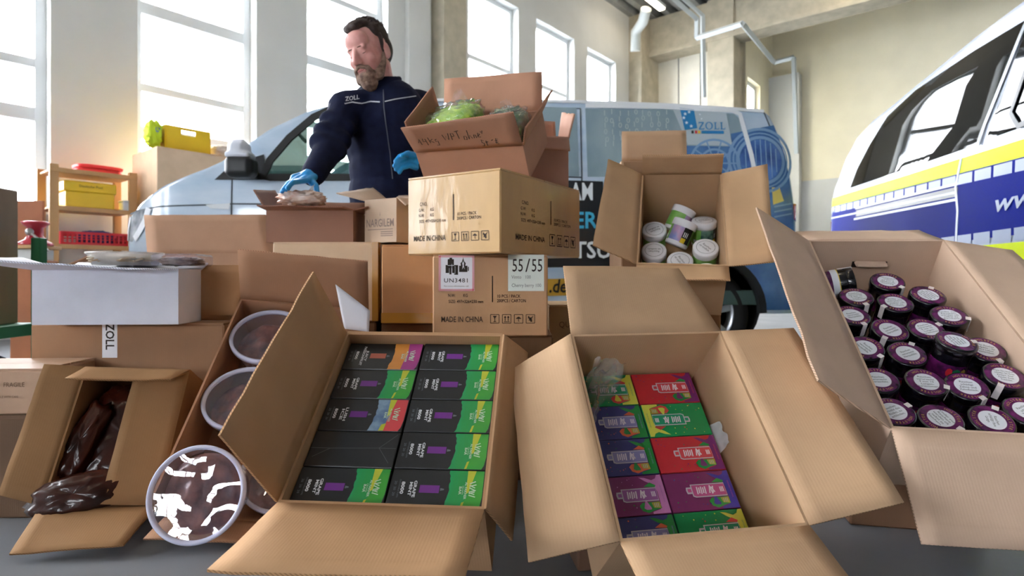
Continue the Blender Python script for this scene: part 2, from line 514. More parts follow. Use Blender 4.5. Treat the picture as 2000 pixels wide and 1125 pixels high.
def flap_mesh(c0, c1, p1, p0, th, nrm_hint, bend=0.0, rough=0.002, seed=0, nu=10, nv=6, cut=0.0, ragged=0.0, slots=(0, 0, 1)):
    """sheet of board from hinge c0-c1 to free edge p0-p1, real thickness, slight sag and waviness"""
    mb = MB()
    n = (c1 - c0).cross((p0 + p1) / 2 - (c0 + c1) / 2).normalized()
    if n.dot(nrm_hint) < 0: n = -n
    rnd = random.Random(seed)
    off = Vector((rnd.random()*9, rnd.random()*9, rnd.random()*9))
    rag = [rnd.uniform(-ragged, ragged) for _ in range(nu + 1)]
    top = []
    for j in range(nv + 1):
        v = j / nv
        for i in range(nu + 1):
            u = i / nu
            uu = .5 + (u - .5) * (1 - cut * v)
            vv = v + (rag[i] if j == nv else 0)
            q = c0.lerp(c1, uu).lerp(p0.lerp(p1, uu), vv)
            q = q + n * (bend * v * v + rough * v * noise.noise(q * 14 + off) * 2)
            top.append(q)
    m = nu + 1
    bot = [q - n * th for q in top]
    flip = ((top[1] - top[0]).cross(top[m] - top[0])).dot(n) < 0
    F = [(j*m+i, j*m+i+1, (j+1)*m+i+1, (j+1)*m+i) for j in range(nv) for i in range(nu)]
    G = [tuple(len(top) + k for k in f[::-1]) for f in F]
    if flip: F = [f[::-1] for f in F]; G = [g[::-1] for g in G]
    base = len(mb.v); mb.v += [tuple(q) for q in top + bot]
    for f in F: mb.f.append(f); mb.m.append(slots[0]); mb.s.append(True)
    for f in G: mb.f.append(f); mb.m.append(slots[1]); mb.s.append(True)
    ring = [i for i in range(m)] + [j*m+nu for j in range(1, nv+1)] + [nv*m+i for i in range(nu-1, -1, -1)] + [j*m for j in range(nv-1, 0, -1)]
    L = len(top)
    for a, b in zip(ring, ring[1:] + ring[:1]):
        f = (a, L + a, L + b, b)
        mb.f.append(f[::-1] if flip else f); mb.m.append(slots[0] if (a < m and b < m) else slots[2]); mb.s.append(False)
    return mb

def carton(label, M_rim, w, l, h, rgb, flaps, name='open_carton', rgb_in=None, th=.005, group=None, wall_th=None, bends={}, cuts={}, ragged={}, seed=1, front_drop=0.0):
    """M_rim: frame of the opening, origin at its front left corner, x to the right, y to the back, z out of the box.
    flaps: side -> two free corners in rim coordinates, in the order of the hinge ends (left/right or front/back)."""
    base = M_rim @ T(w/2, l/2, -h)
    e = thing(name, label, 'box', base, group)
    ko, ki, ke = kraft(rgb), kraft(rgb_in or rgb), kraft_edge(tuple(min(255, int(c * 1.0)) for c in rgb))
    if rgb_in and rgb_in != rgb: pass
    X, Y = w/2, l/2
    t = th
    def slab(nm, lo, hi, infacet):
        mb = MB(); mb.box(lo, hi)
        # faces: 0 bottom 1 top 2 front 3 right 4 back 5 left
        mb.m[infacet] = 1
        mb.build(nm, [ko, ki, ke], e)
    slab('front_wall', (-X, -Y, 0), (X, -Y + t, h - front_drop), 4)
    slab('back_wall', (-X, Y - t, 0), (X, Y, h), 2)
    slab('left_wall', (-X, -Y + t, 0), (-X + t, Y - t, h), 3)
    slab('right_wall', (X - t, -Y + t, 0), (X, Y - t, h), 5)
    slab('bottom', (-X + t, -Y + t, 0), (X - t, Y - t, t), 1)
    hinge = {'front': ((0, 0), (w, 0)), 'back': ((0, l), (w, l)), 'left': ((0, 0), (0, l)), 'right': ((w, 0), (w, l))}
    hint = {'front': Vector((0, 1, .6)), 'back': Vector((0, -1, .6)), 'left': Vector((1, 0, .6)), 'right': Vector((-1, 0, .6))}
    k = 0
    for side, (p0, p1) in flaps.items():
        k += 1
        a, b = hinge[side]
        zz = -front_drop if side == 'front' else 0.0
        c0, c1 = sub((*a, .0005 + zz), w, l, h), sub((*b, .0005 + zz), w, l, h)
        q0, q1 = sub(p0, w, l, h), sub(p1, w, l, h)
        # a flap folded over the opening shows its outer face
        inward = {'front': p0[1] > 0, 'back': p0[1] < l, 'left': p0[0] > 0, 'right': p0[0] < w}[side]
        hn = hint[side] if not inward else Vector((0, 0, 1)) + hint[side] * -.2
        sl = (1, 0, 2)
        mb = flap_mesh(c0, c1, q1, q0, .0042, hn, bend=bends.get(side, .0), seed=seed * 17 + k, cut=cuts.get(side, .012), ragged=ragged.get(side, .004), slots=sl)
        mb.build('flap', [ko, ki, ke], e)
    e['w'] = w; e['l'] = l; e['h'] = h
    return e, base

def RF(o, x, y):
    x = Vector(x).normalized(); y = Vector(y); y = (y - x * y.dot(x)).normalized(); z = x.cross(y)
    return frame(o, x, y, z)

# centre front: black device packs
MCt = RF((-.406, 1.02, .209), (.997, -.073, -.005), (.061, .789, .611)); WC, LC, HC = .360, .427, .215
boxC, baseC = carton('large open brown carton in the centre front, packed with black green-ended device packs', MCt, WC, LC, HC, (190, 146, 102),
    {'left': ((-.041, 0, .18), (-.034, .427, .18)), 'front': ((0, -.175, .118), (.36, -.165, .11)), 'right': ((.402, 0, -.105), (.412, .427, -.055)), 'back': ((0, .45, -.14), (.36, .45, -.14))}, seed=3)
# right of centre: colourful device packs
MDt = RF((.175, .95, .172), (.985, .171, .006), (-.121, .674, .729)); WD, LD, HD = .339, .420, .20
boxD, baseD = carton('open brown carton right of centre, all flaps spread, holding red, green and purple packs', MDt, WD, LD, HD, (200, 162, 122),
    {'back': ((0, .575, .05), (.30, .60, .012)), 'left': ((-.14, 0, -.07), (-.112, .42, -.122)), 'right': ((.482, 0, .066), (.51, .42, .01)), 'front': ((0, -.135, .075), (.339, -.145, .065))}, seed=5, cuts={'back': .02})
# far right: black and purple tins
MEt = RF((.709, 1.1, .317), (.979, -.201, -.009), (.17, .8, .575)); WE_, LE, HE = .334, .666, .165
boxE, baseE = carton('long open brown carton at the right edge, full of black and purple tins', MEt, WE_, LE, HE, (202, 170, 144),
    {'back': ((0, .80, -.05), (.334, .80, -.05)), 'left': ((-.144, 0, .112), (-.149, .666, .109)), 'front': ((0, -.19, -.067), (.334, -.17, -.085)), 'right': ((.49, 0, .03), (.50, .666, -.03))}, seed=8)
# white tubs
MFt = RF((.359, 1.70, .637), (.971, -.239, -.031), (.184, .653, .735)); WF, LF, HF = .252, .415, .218
boxF, baseF = carton('brown carton with wide open flaps, part filled with white tubs, before the van', MFt, WF, LF, HF, (194, 154, 112),
    {'back': ((0, .408, .083), (.252, .408, .083)), 'left': ((-.12, 0, .07), (-.108, .415, .068)), 'right': ((.367, 0, .018), (.385, .415, .037)), 'front': ((0, -.075, .02), (.252, -.07, .02))}, seed=11, ragged={'back': .01, 'left': .01})
# clear tubs
MBt = RF((-.764, 1.25, .1366), (.989, .116, -.095), (-.021, .736, .677)); WB, LB, HB = .360, .590, .17
boxB, baseB = carton('long open brown carton holding clear plastic tubs, left of the black packs', MBt, WB, LB, HB, (172, 124, 92),
    {'back': ((0, .631, .15), (.360, .603, .178)), 'front': ((-.02, -.055, -.088), (.30, -.055, -.088))}, seed=13, front_drop=.105)
# dirty carton with the dark bag
MAt = RF((-1.065, 1.33, .082), (.99, .131, -.049), (-.015, .45, .893)); WAa, LA, HA = .247, .327, .157
boxA, baseA = carton('battered stained carton lying open at the left front with a dark wet bag inside', MAt, WAa, LA, HA, (150, 108, 66),
    {'front': ((0, -.10, .065), (.235, -.085, .085)), 'left': ((-.088, .02, .012), (-.085, .327, .018)), 'right': ((.128, 0, .012), (.132, .30, .03)), 'back': ((-.02, .285, .035), (.23, .285, .05))}, seed=17, rgb_in=(158, 116, 74), cuts={'front': .04})
# carton with the green bags, on top of the stack
s = 1.85 / 1.75
MIt = RF((-.287 * s, 1.85, .6 + .37 * s), (.943, -.332, -.009), (.266, .741, .617)); WI, LI, HI = .336 * s, .236 * s, .115
boxI, baseI = carton('open reddish carton with handwriting on its front flap, on top of the central stack', MIt, WI, LI, HI, (176, 126, 98),
    {'back': ((0, .335, .108), (WI, .325, .10)), 'left': ((-.002, 0, .10), (-.006, LI, .115)), 'right': ((WI + .016, 0, .052), (WI + .042, LI, .064)), 'front': ((0, -.042, .10), (WI, -.015, .11))}, seed=19)

# ------------------------------------------------------------------ closed cartons
def box_frame(x, y, z, ang=0):
    return T(x, y, z) @ rz(ang)

def closed_carton(label, M, w, l, h, rgb, film=False, name='cardboard_box', group=None, tape=None, seam=True):
    """frame M: middle of the bottom; x width, y depth"""
    e = thing(name, label, 'box', M, group)
    k = kraft(rgb, film)
    mb = MB(); X, Y = w/2, l/2
    mb.bbox((-X, -Y, 0), (X, Y, h - .004), .004)
    mb.build('body', k, e)
    g = .0015
    mb = MB(); mb.box((-X + .002, -Y + .002, h - .004), (X - .002, -g, h)); mb.build('top_flap', k, e)
    mb = MB(); mb.box((-X + .002, g, h - .004), (X - .002, Y - .002, h)); mb.build('top_flap', k, e)
    if tape:
        mb = MB(); mb.box((-X - .0006, -.025, h), (X + .0006, .025, h + .0006)); mb.box((-X - .0008, -.025, h - .07), (-X, .025, h + .0006)); mb.box((X, -.025, h - .07), (X + .0008, .025, h + .0006))
        mb.build('packing_tape', tape, e)
    return e
m_tape = mat('brown_packing_tape', (176, 128, 52), rough=.25, coat=.5)
m_ink = mat('black_print_ink', (44, 36, 30), rough=.8)
m_fadeink = mat('faded_print_ink', (112, 86, 64), rough=.8)

# H: upper film wrapped carton; corner towards the camera
cH = Vector((-.031, 1.60, .664)); uH = Vector((.85, -.53, 0)).normalized(); vH = Vector((.53, .85, 0)).normalized(); HWd, HLn, HHt = .335, .50, .232
MH = frame(cH - uH * HWd / 2 + vH * HLn / 2, uH, vH, Vector((0, 0, 1)))
boxH = closed_carton('film wrapped carton turned cornerwise, printed on two sides, second of the central stack', MH, HWd, HLn, HHt, (198, 156, 96), film=True)
MG = box_frame(-.063, 1.70 + .21, .427)
GW, GL, GH = .333, .42, .236
boxG = closed_carton('film wrapped carton with a white 55/55 label and a battery warning label', MG, GW, GL, GH, (200, 150, 102), film=True)

def icon(mb, kind, cx, cy, s, M):
    """handling pictograms: outlined square with glass, arrows, rain cover or hook sign"""
    def bar(x0, y0, x1, y1, wd):
        a, b = Vector((x0, y0, 0)), Vector((x1, y1, 0)); d = (b - a).normalized(); n = Vector((-d.y, d.x, 0)) * wd / 2
        mb.add([M @ (Vector((cx, cy, 0)) + q * s) for q in (a - n, b - n, b + n, a + n)], [(0, 1, 2, 3)])
    for a, b in (((-.5, -.5), (.5, -.5)), ((.5, -.5), (.5, .5)), ((.5, .5), (-.5, .5)), ((-.5, .5), (-.5, -.5))):
        bar(*a, *b, .07)
    if kind == 0:
        bar(-.2, .3, .2, .3, .12); bar(-.12, .2, .12, .2, .14); bar(-.05, .08, .05, .08, .14); bar(0, .05, 0, -.3, .08); bar(-.16, -.32, .16, -.32, .08)
    elif kind == 1:
        for x in (-.18, .18): bar(x, -.25, x, .3, .09); bar(x - .1, .14, x, .3, .09); bar(x + .1, .14, x, .3, .09)
        bar(-.32, -.34, .32, -.34, .07)
    elif kind == 2:
        bar(-.3, .05, .3, .05, .1); bar(-.2, .13, .2, .13, .1); bar(-.1, .2, .1, .2, .08); bar(0, .05, 0, -.28, .07); bar(0, -.28, .1, -.28, .07)
    else:
        bar(-.25, .3, .1, -.32, .16); bar(.3, .32, -.2, -.2, .08); bar(-.3, .1, .25, .15, .08); bar(.05, .1, .12, -.34, .18)

def carton_print(e, M, w, h, m):
    """print of the exporter's cartons on one face; M: x right, y up, origin at the face's lower left"""
    mb = MB(); O = M @ T(0, 0, .0012)
    put_text(mb, 'MADE IN CHINA', .022 * h / .23, O @ T(.255 * w, .205 * h, 0), width=.36 * w, bold=.012)
    for k in range(4): icon(mb, k, (.54 + .103 * k) * w, .215 * h, .074 * w, O)
    mb.build('origin_print', m, e); mb = MB()
    put_text(mb, 'G.W:        KG', .013, O @ T(.22 * w, .57 * h, 0), width=.17 * w, bold=.01)
    put_text(mb, 'N.W:        KG', .013, O @ T(.22 * w, .50 * h, 0), width=.17 * w, bold=.01)
    put_text(mb, 'SIZE: 497×326×230 mm', .013, O @ T(.29 * w, .425 * h, 0), width=.30 * w, bold=.01)
    put_text(mb, 'C/NO.', .015, O @ T(.19 * w, .645 * h, 0), width=.085 * w, bold=.01)
    mb.build('weight_print', m, e); mb = MB()
    put_text(mb, '10 PCS / PACK', .013, O @ T(.66 * w, .49 * h, 0), width=.20 * w, bold=.01)
    put_text(mb, '200PCS / CARTON', .013, O @ T(.685 * w, .435 * h, 0), width=.25 * w, bold=.01)
    mb.add([O @ Vector(q) for q in ((.515*w, .42*h, 0), (.525*w, .42*h, 0), (.525*w, .74*h, 0), (.515*w, .74*h, 0))], [(0, 1, 2, 3)])
    mb.build('count_print', m, e)
UP = Vector((0, 0, 1))
def face(w, l, h, side):
    """local face frame of a closed carton: origin lower left as seen from outside"""
    if side == 'front': return frame((-w/2, -l/2, 0), Vector((1, 0, 0)), UP, Vector((0, -1, 0)))
    if side == 'right': return frame((w/2, -l/2, 0), Vector((0, 1, 0)), UP, Vector((1, 0, 0)))
    if side == 'left': return frame((-w/2, l/2, 0), Vector((0, -1, 0)), UP, Vector((-1, 0, 0)))
m_ink2 = mat('worn_black_print', (62, 46, 34), rough=.7)
carton_print(boxH, face(HWd, HLn, HHt, 'front'), HWd, HHt, m_ink2)
carton_print(boxH, face(HWd, HLn, HHt, 'right') @ T(.04, 0, 0), HLn * .95, HHt, m_ink2)
carton_print(boxG, face(GW, GL, GH, 'front'), GW, GH, m_ink2)

# labels on G
m_lab = mat('white_label_paper', (238, 238, 244), rough=.45)
m_labgreen = mat('pale_label_paper', (226, 234, 226), rough=.5)
m_red = mat('red_hazard_print', (226, 70, 90), rough=.5)
FG = face(GW, GL, GH, 'front')
def quad(mb, M, x0, y0, x1, y1, z=0, mi=0):
    mb.add([M @ Vector(q) for q in ((x0, y0, z), (x1, y0, z), (x1, y1, z), (x0, y1, z))], [(0, 1, 2, 3)], mi)
O = FG @ T(.018, .131, .0018); s_ = .103
mb = MB(); quad(mb, O, 0, 0, s_, s_)
n = 26
for k in range(n):      # slanted red hatching round the edge
    a = k / n * s_; b = a + s_ / n * .5; e_ = .006
    for (p0, p1, q0, q1) in (((a, 0), (b, 0), (b + .004, e_), (a + .004, e_)), ((a, s_ - e_), (b, s_ - e_), (b + .004, s_), (a + .004, s_)),
                             ((0, a), (e_, a + .004), (e_, b + .004), (0, b)), ((s_ - e_, a), (s_, a + .004), (s_, b + .004), (s_ - e_, b))):
        mb.add([O @ Vector((min(s_, x), min(s_, y), .0004)) for x, y in (p0, p1, q0, q1)], [(0, 1, 2, 3)], 1)
put_text(mb, 'UN3481', .017, O @ T(.051, .030, .0004), 2, width=.068, bold=.006, spacing=1.1)
put_text(mb, 'For more information, call', .006, O @ T(.051, .014, .0004), 3, width=.07)
for (x0, y0, x1, y1) in ((.026, .066, .044, .092), (.031, .092, .039, .096), (.020, .052, .030, .075), (.031, .048, .037, .078), (.039, .052, .045, .074), (.045, .047, .056, .075), (.059, .055, .083, .073), (.084, .058, .087, .070)):
    quad(mb, O, x0, y0, x1, y1, .0004, 2)
for (x0, y0, x1, y1) in ((.0375, .052, .0385, .078), (.0470, .05, .0478, .072), (.026, .073, .044, .0745)): quad(mb, O, x0, y0, x1, y1, .0006, 0)
mb.add([O @ Vector((x, y, .0005)) for x, y in ((.064, .073), (.063, .081), (.067, .084), (.071, .097), (.073, .086), (.078, .081), (.077, .073))], [(0, 1, 2, 3, 4, 5, 6)], 2)
mb.add([O @ Vector((x, y, .0007)) for x, y in ((.068, .062), (.0695, .074), (.068, .080), (.071, .086), (.0735, .080), (.0722, .074), (.0755, .062), (.0718, .070))], [(0, 1, 7), (1, 2, 3, 4, 5), (1, 5, 7), (5, 6, 7)], 0)
mb.build('battery_warning_label', [m_lab, m_red, m_ink, m_fadeink], boxG)['label'] = 'white label with red hatched border, battery symbol and UN3481'
O = FG @ T(.218, .131, .0018)
mb = MB(); quad(mb, O, 0, 0, .104, .105)
put_text(mb, '55', .052, O @ T(.028, .072, .0004), 1, width=.030); put_text(mb, '/', .055, O @ T(.057, .072, .0004), 1, width=.014); put_text(mb, '55', .052, O @ T(.084, .072, .0004), 1, width=.030)
put_text(mb, 'Vimto   100', .014, O @ T(.038, .040, .0004), 2, width=.056); put_text(mb, 'Cherry berry 100', .014, O @ T(.053, .016, .0004), 2, width=.085)
mb.build('count_label', [m_labgreen, m_ink, mat('grey_label_print', (130, 134, 132), rough=.6)], boxG)['label'] = 'pale square label reading 55/55'
# handwriting on the front flap of the top carton: pen strokes lying on the flap
def on_quad(c00, c10, c11, c01, u, v, off):
    q = c00.lerp(c10, u).lerp(c01.lerp(c11, u), v)
    n = (c10 - c00).cross(c01 - c00).normalized()
    return q + n * off
def flap_corners(side, p0, p1, w, l, h):
    a, b = {'front': ((0, 0), (w, 0)), 'back': ((0, l), (w, l))}[side]
    return sub((*a, 0), w, l, h), sub((*b, 0), w, l, h), sub(p1, w, l, h), sub(p0, w, l, h)
qI = flap_corners('front', (0, -.042, .10), (WI, -.015, .11), WI, LI, HI)
STROKES = [  # u, v on the flap: "14 kg WPT ohne St-€"
    [(.08, .42), (.10, .62), (.105, .30)], [(.14, .62), (.135, .45), (.17, .47)], [(.165, .60), (.17, .25)], [(.20, .65), (.205, .35)], [(.24, .55), (.21, .46), (.245, .36)],
    [(.285, .52), (.265, .50), (.268, .40), (.29, .42), (.288, .20), (.262, .22)],
    [(.36, .70), (.375, .42), (.395, .62), (.41, .42), (.425, .74)], [(.445, .40), (.45, .72), (.475, .70), (.478, .58), (.45, .56)], [(.495, .78), (.54, .80)], [(.517, .79), (.52, .42)],
    [(.60, .50), (.575, .52), (.57, .36), (.595, .34), (.602, .48)], [(.625, .78), (.62, .36), (.64, .54), (.655, .38)], [(.675, .38), (.68, .54), (.695, .52), (.70, .38)], [(.72, .46), (.74, .54), (.725, .60), (.715, .42), (.745, .40)], [(.755, .66), (.765, .54), (.775, .68)],
    [(.755, .22), (.735, .28), (.735, .15), (.755, .10), (.75, -.02), (.73, .0)], [(.78, .22), (.783, -.02)], [(.77, .14), (.80, .16)], [(.835, .20), (.855, .24)],
    [(.905, .24), (.885, .28), (.88, .06), (.905, .02)], [(.87, .18), (.90, .19)], [(.87, .10), (.90, .11)]]
mb = MB()
nI = (qI[1] - qI[0]).cross(qI[3] - qI[0]).normalized()
sgn = 1 if (baseI.to_3x3() @ nI).y < 0 else -1
for st in STROKES:
    pts = [on_quad(*qI, u * .86 + .03, .12 + v * .72, .0075 * sgn) for u, v in st]
    mb.strip(pts, .0028, nI)
mb.build('handwriting', m_ink, boxI)['label'] = 'black felt pen handwriting'

# ------------------------------------------------------------------ cartons further back
def upright(label, cx, cy, z0, w, l, h, rgb, flaps, ang=0, **k):
    M = T(cx, cy, z0 + h) @ rz(ang) @ T(-w/2, -l/2, 0)
    return carton(label, M, w, l, h, rgb, flaps, **k)

# N: white box with its front flap folded flat outwards, and its trays
white = (214, 216, 230)
NW, NL, NH = .385, .13, .152
boxN, baseN = upright('white carton with a crumpled front flap folded flat, on the sealed brown box at left', -1.108, 1.60 + NL/2, .469, NW, NL, NH, white,
    {'front': ((-.13, -.10, .028), (.33, -.05, .0)), 'left': ((-.12, .0, .03), (-.12, .13, .035)), 'back': ((0, NL + .05, .02), (NW, NL + .05, .02))}, ang=3, rgb_in=(196, 196, 204), seed=23, ragged={'front': .12})
# P: sealed box below with ZOLL tape
PW, PL, PH = .55, .26, .467
boxP = closed_carton('large sealed brown box under the white carton, with a white customs tape on its front', box_frame(-1.095, 1.675 + PL/2, 0, 0), PW, PL, PH, (166, 124, 90))
O = face(PW, PL, PH, 'front') @ T(.205, PH - .098, .0012)
mb = MB(); quad(mb, O, 0, 0, .043, .098); put_text(mb, 'ZOLL', .034, O @ T(.021, .060, .0004) @ rz(-90), 1, width=.075, bold=.02)
mb.build('customs_tape', [m_lab, m_ink], boxP)['label'] = 'white tape strip printed ZOLL'
# Q: box at the left edge
boxQu = closed_carton('low plain brown box on the floor at the left edge, under the light topped box', box_frame(-1.40, 1.56, 0, 0), .42, .20, .255, (112, 84, 62))
boxQ = closed_carton('small light topped carton at the left edge beside the battered open carton', box_frame(-1.375, 1.56, .255, 3), .40, .20, .115, (186, 146, 112), film=True)
mb = MB(); O = face(.40, .20, .115, 'front') @ T(0, 0, .0012); put_text(mb, 'FRAGILE', .016, O @ T(.33, .075, 0), width=.05); put_text(mb, 'HANDLE WITH CARE', .008, O @ T(.31, .045, 0), width=.06); mb.build('box_print', m_fadeink, boxQ)
# M: tall carton behind with the big upright flap
MWd, ML, MH_ = .54, .32, .685
boxM, baseM = upright('tall brown carton behind the white one, its broad back flap standing upright', -1.26, 2.31, 0, MWd, ML, MH_, (176, 136, 106),
    {'back': ((-.03, ML + .02, .175), (MWd - .05, ML + .03, .178)), 'left': ((-.14, 0, -.06), (-.14, ML, -.06)), 'right': ((MWd + .04, 0, -.14), (MWd + .04, ML, -.14))}, seed=29)
# its neighbour in front: carton whose flap hangs down
boxM2, baseM2 = upright('small brown carton right of the white one with a front flap hanging down', -.895, 1.855, .468, .19, .14, .165, (170, 122, 78),
    {'front': ((.0, -.035, -.15), (.175, -.04, -.15)), 'right': ((.22, 0, -.10), (.22, .14, -.10)), 'left': ((-.03, 0, -.06), (-.03, .14, -.06))}, seed=31, ragged={'front': .02})
# O: taped carton behind the clear tubs
OW, OL, OH = .37, .34, .275
boxO = closed_carton('pale carton with yellowed tape on its corner, under the box the man reaches into', box_frame(-.645, 2.22, .445, -2), OW, OL, OH, (214, 184, 150))
mb = MB(); mb.box((OW/2 - .02, -OL/2 - .0012, 0), (OW/2 + .0012, -OL/2, OH)); mb.box((OW/2, -OL/2 - .0012, 0), (OW/2 + .0014, -OL/2 + .03, OH)); mb.build('corner_tape', m_tape, boxO)
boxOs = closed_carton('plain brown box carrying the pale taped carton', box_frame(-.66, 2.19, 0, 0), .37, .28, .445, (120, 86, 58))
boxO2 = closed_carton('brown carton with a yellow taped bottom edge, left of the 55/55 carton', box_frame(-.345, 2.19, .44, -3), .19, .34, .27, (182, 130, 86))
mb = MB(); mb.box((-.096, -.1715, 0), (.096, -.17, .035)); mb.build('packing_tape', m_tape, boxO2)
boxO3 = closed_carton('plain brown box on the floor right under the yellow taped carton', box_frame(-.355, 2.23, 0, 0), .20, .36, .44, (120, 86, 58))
# L: box he reaches into
LW, LL, LH = .31, .22, .118
boxL, baseL = upright('shallow brown box under the gloved hand of the man', -.722, 2.21, .7215, LW, LL, LH, (152, 108, 88),
    {'back': ((.06, LL + .012, .055), (LW - .015, LL + .012, .052)), 'left': ((-.045, 0, .07), (-.055, LL, .10)), 'front': ((-.02, -.035, .012), (LW - .02, -.045, .006)), 'right': ((LW + .05, 0, .01), (LW + .05, LL, .03))}, seed=37, cuts={'back': .0})
# K: printed box with raised flaps
KW, KL, KH = .145, .16, .155
boxK, baseK = upright('pale printed box with torn raised flaps beside the film wrapped cartons', -.432, 2.17, .7215, KW, KL, KH, (204, 178, 152),
    {'left': ((-.135, .0, .035), (-.10, KL, .075)), 'back': ((0, KL + .03, .04), (KW + .03, KL + .03, .03)), 'right': ((KW + .04, 0, -.03), (KW + .04, KL, -.03))}, ang=-28, seed=41, ragged={'left': .04})
mb = MB(); O = frame((-KW/2, -KL/2, 0), Vector((1, 0, 0)), UP, Vector((0, -1, 0))) @ T(0, 0, .0012)
put_text(mb, 'NARGILEM', .04, O @ T(.072, .068, 0), width=.125, bold=.008); put_text(mb, 'i', .02, O @ T(.072, .10, 0)); quad(mb, O, .015, .045, .13, .0475)
for k in range(3): quad(mb, O, .075, .022 + .007 * k, .13, .025 + .007 * k)
mb.build('box_print', mat('grey_box_print', (140, 124, 116), rough=.8), boxK)
# J: open box behind the top carton
boxJ, baseJ = upright('tall narrow open box with a torn edge, behind the top carton of the stack', .110, 2.13, .898, .15, .15, .19, (186, 138, 116),
    {'back': ((0, .165, .10), (.15, .165, .10)), 'right': ((.17, 0, .085), (.17, .15, .13)), 'front': ((0, -.02, -.05), (.15, -.02, -.05))}, ang=12, seed=43, ragged={'right': .03})
# supports of the leaning stack
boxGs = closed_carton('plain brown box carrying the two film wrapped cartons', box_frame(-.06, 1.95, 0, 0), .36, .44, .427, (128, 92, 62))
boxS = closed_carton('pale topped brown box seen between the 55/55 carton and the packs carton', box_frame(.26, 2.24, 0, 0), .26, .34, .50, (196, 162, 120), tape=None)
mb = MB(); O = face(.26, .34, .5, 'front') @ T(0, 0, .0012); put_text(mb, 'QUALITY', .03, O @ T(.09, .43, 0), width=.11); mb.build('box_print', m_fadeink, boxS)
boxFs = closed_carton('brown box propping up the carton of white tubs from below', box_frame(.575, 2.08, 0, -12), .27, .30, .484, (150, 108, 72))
# R: box behind the white tubs
boxR, baseR = carton('open brown carton behind the white tubs, its back flap raised', RF((.4543, 2.25, .89), (1, 0, 0), (0, .7, .714)), .268, .26, .22, (198, 160, 122),
    {'back': ((-.005, .335, .095), (.262, .335, .10)), 'left': ((-.04, 0, -.12), (-.04, .26, -.12)), 'right': ((.36, 0, .03), (.35, .26, .03))}, seed=47)
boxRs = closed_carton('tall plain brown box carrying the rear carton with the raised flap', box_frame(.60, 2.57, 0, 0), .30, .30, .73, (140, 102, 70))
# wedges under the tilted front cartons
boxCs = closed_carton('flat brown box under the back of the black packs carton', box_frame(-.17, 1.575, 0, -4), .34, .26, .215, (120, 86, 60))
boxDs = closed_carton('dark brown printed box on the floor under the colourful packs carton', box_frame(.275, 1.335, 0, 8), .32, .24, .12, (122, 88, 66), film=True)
mb = MB(); O = face(.32, .24, .12, 'front') @ T(0, 0, .0015)
put_text(mb, 'QUALITY', .026, O @ T(.10, .035, 0), width=.12, bold=.015)
for k in range(3): mb.strip([O @ Vector((.06 + .03*k, .06, 0)), O @ Vector((.10 + .03*k, .11, 0))], .004, O.to_3x3() @ Vector((0, 0, 1)))
mb.build('box_print', m_ink, boxDs)
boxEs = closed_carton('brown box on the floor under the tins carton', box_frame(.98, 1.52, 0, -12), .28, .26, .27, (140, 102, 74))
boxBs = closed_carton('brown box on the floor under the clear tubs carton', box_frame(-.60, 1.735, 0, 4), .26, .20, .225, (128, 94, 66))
# white paper sheet sticking out behind the black packs carton
mb = flap_mesh(P(655, 555, 1.45), P(723, 607, 1.45), P(720, 648, 1.44), P(672, 642, 1.44), .0012, Vector((0, -1, .3)), rough=.003)
tag(mb.build('paper_sheet', mat('white_paper', (214, 214, 222), rough=.6)), 'white paper sheet sticking up behind the black packs carton', 'paper')
# ------------------------------------------------------------------ black device packs (10)
PK_W, PK_L, PK_H = .171, .0805, .186
m_black = mat('black_pack_card', (30, 32, 36), rough=.28, coat=.7, coat_rough=.08, bump=.25, bscale=9)
m_green = mat('green_paint_print', (16, 170, 110), rough=.3, coat=.6, coat_rough=.1, rgb2=(40, 160, 60), vscale=18, stretch=(1, .25, 1))
m_lime = mat('lime_print', (206, 212, 60), rough=.3, coat=.6)
m_green2 = mat('leaf_green_print', (30, 160, 62), rough=.3, coat=.6, rgb2=(70, 176, 60), vscale=22, stretch=(.4, 1, 1))
m_violet = mat('violet_device_print', (122, 46, 150), rough=.3, coat=.6)
m_orange = mat('orange_print', (232, 158, 70), rough=.3, coat=.6, rgb2=(222, 140, 60), vscale=20)
m_plum = mat('plum_print', (184, 66, 140), rough=.3, coat=.6, rgb2=(140, 60, 140), vscale=14)
m_rust = mat('rust_device_print', (206, 104, 80), rough=.3, coat=.6)
m_sky = mat('cloudy_blue_print', (150, 180, 205), rough=.3, coat=.6, rgb2=(84, 116, 160), vscale=40)
m_coral = mat('coral_print', (226, 78, 84), rough=.3, coat=.6)
m_wtext = mat('white_pack_lettering', (232, 234, 238), rough=.4)
m_gtext = mat('grey_pack_lettering', (112, 118, 126), rough=.4)
m_ptext = mat('pale_pack_lettering', (206, 232, 206), rough=.4)

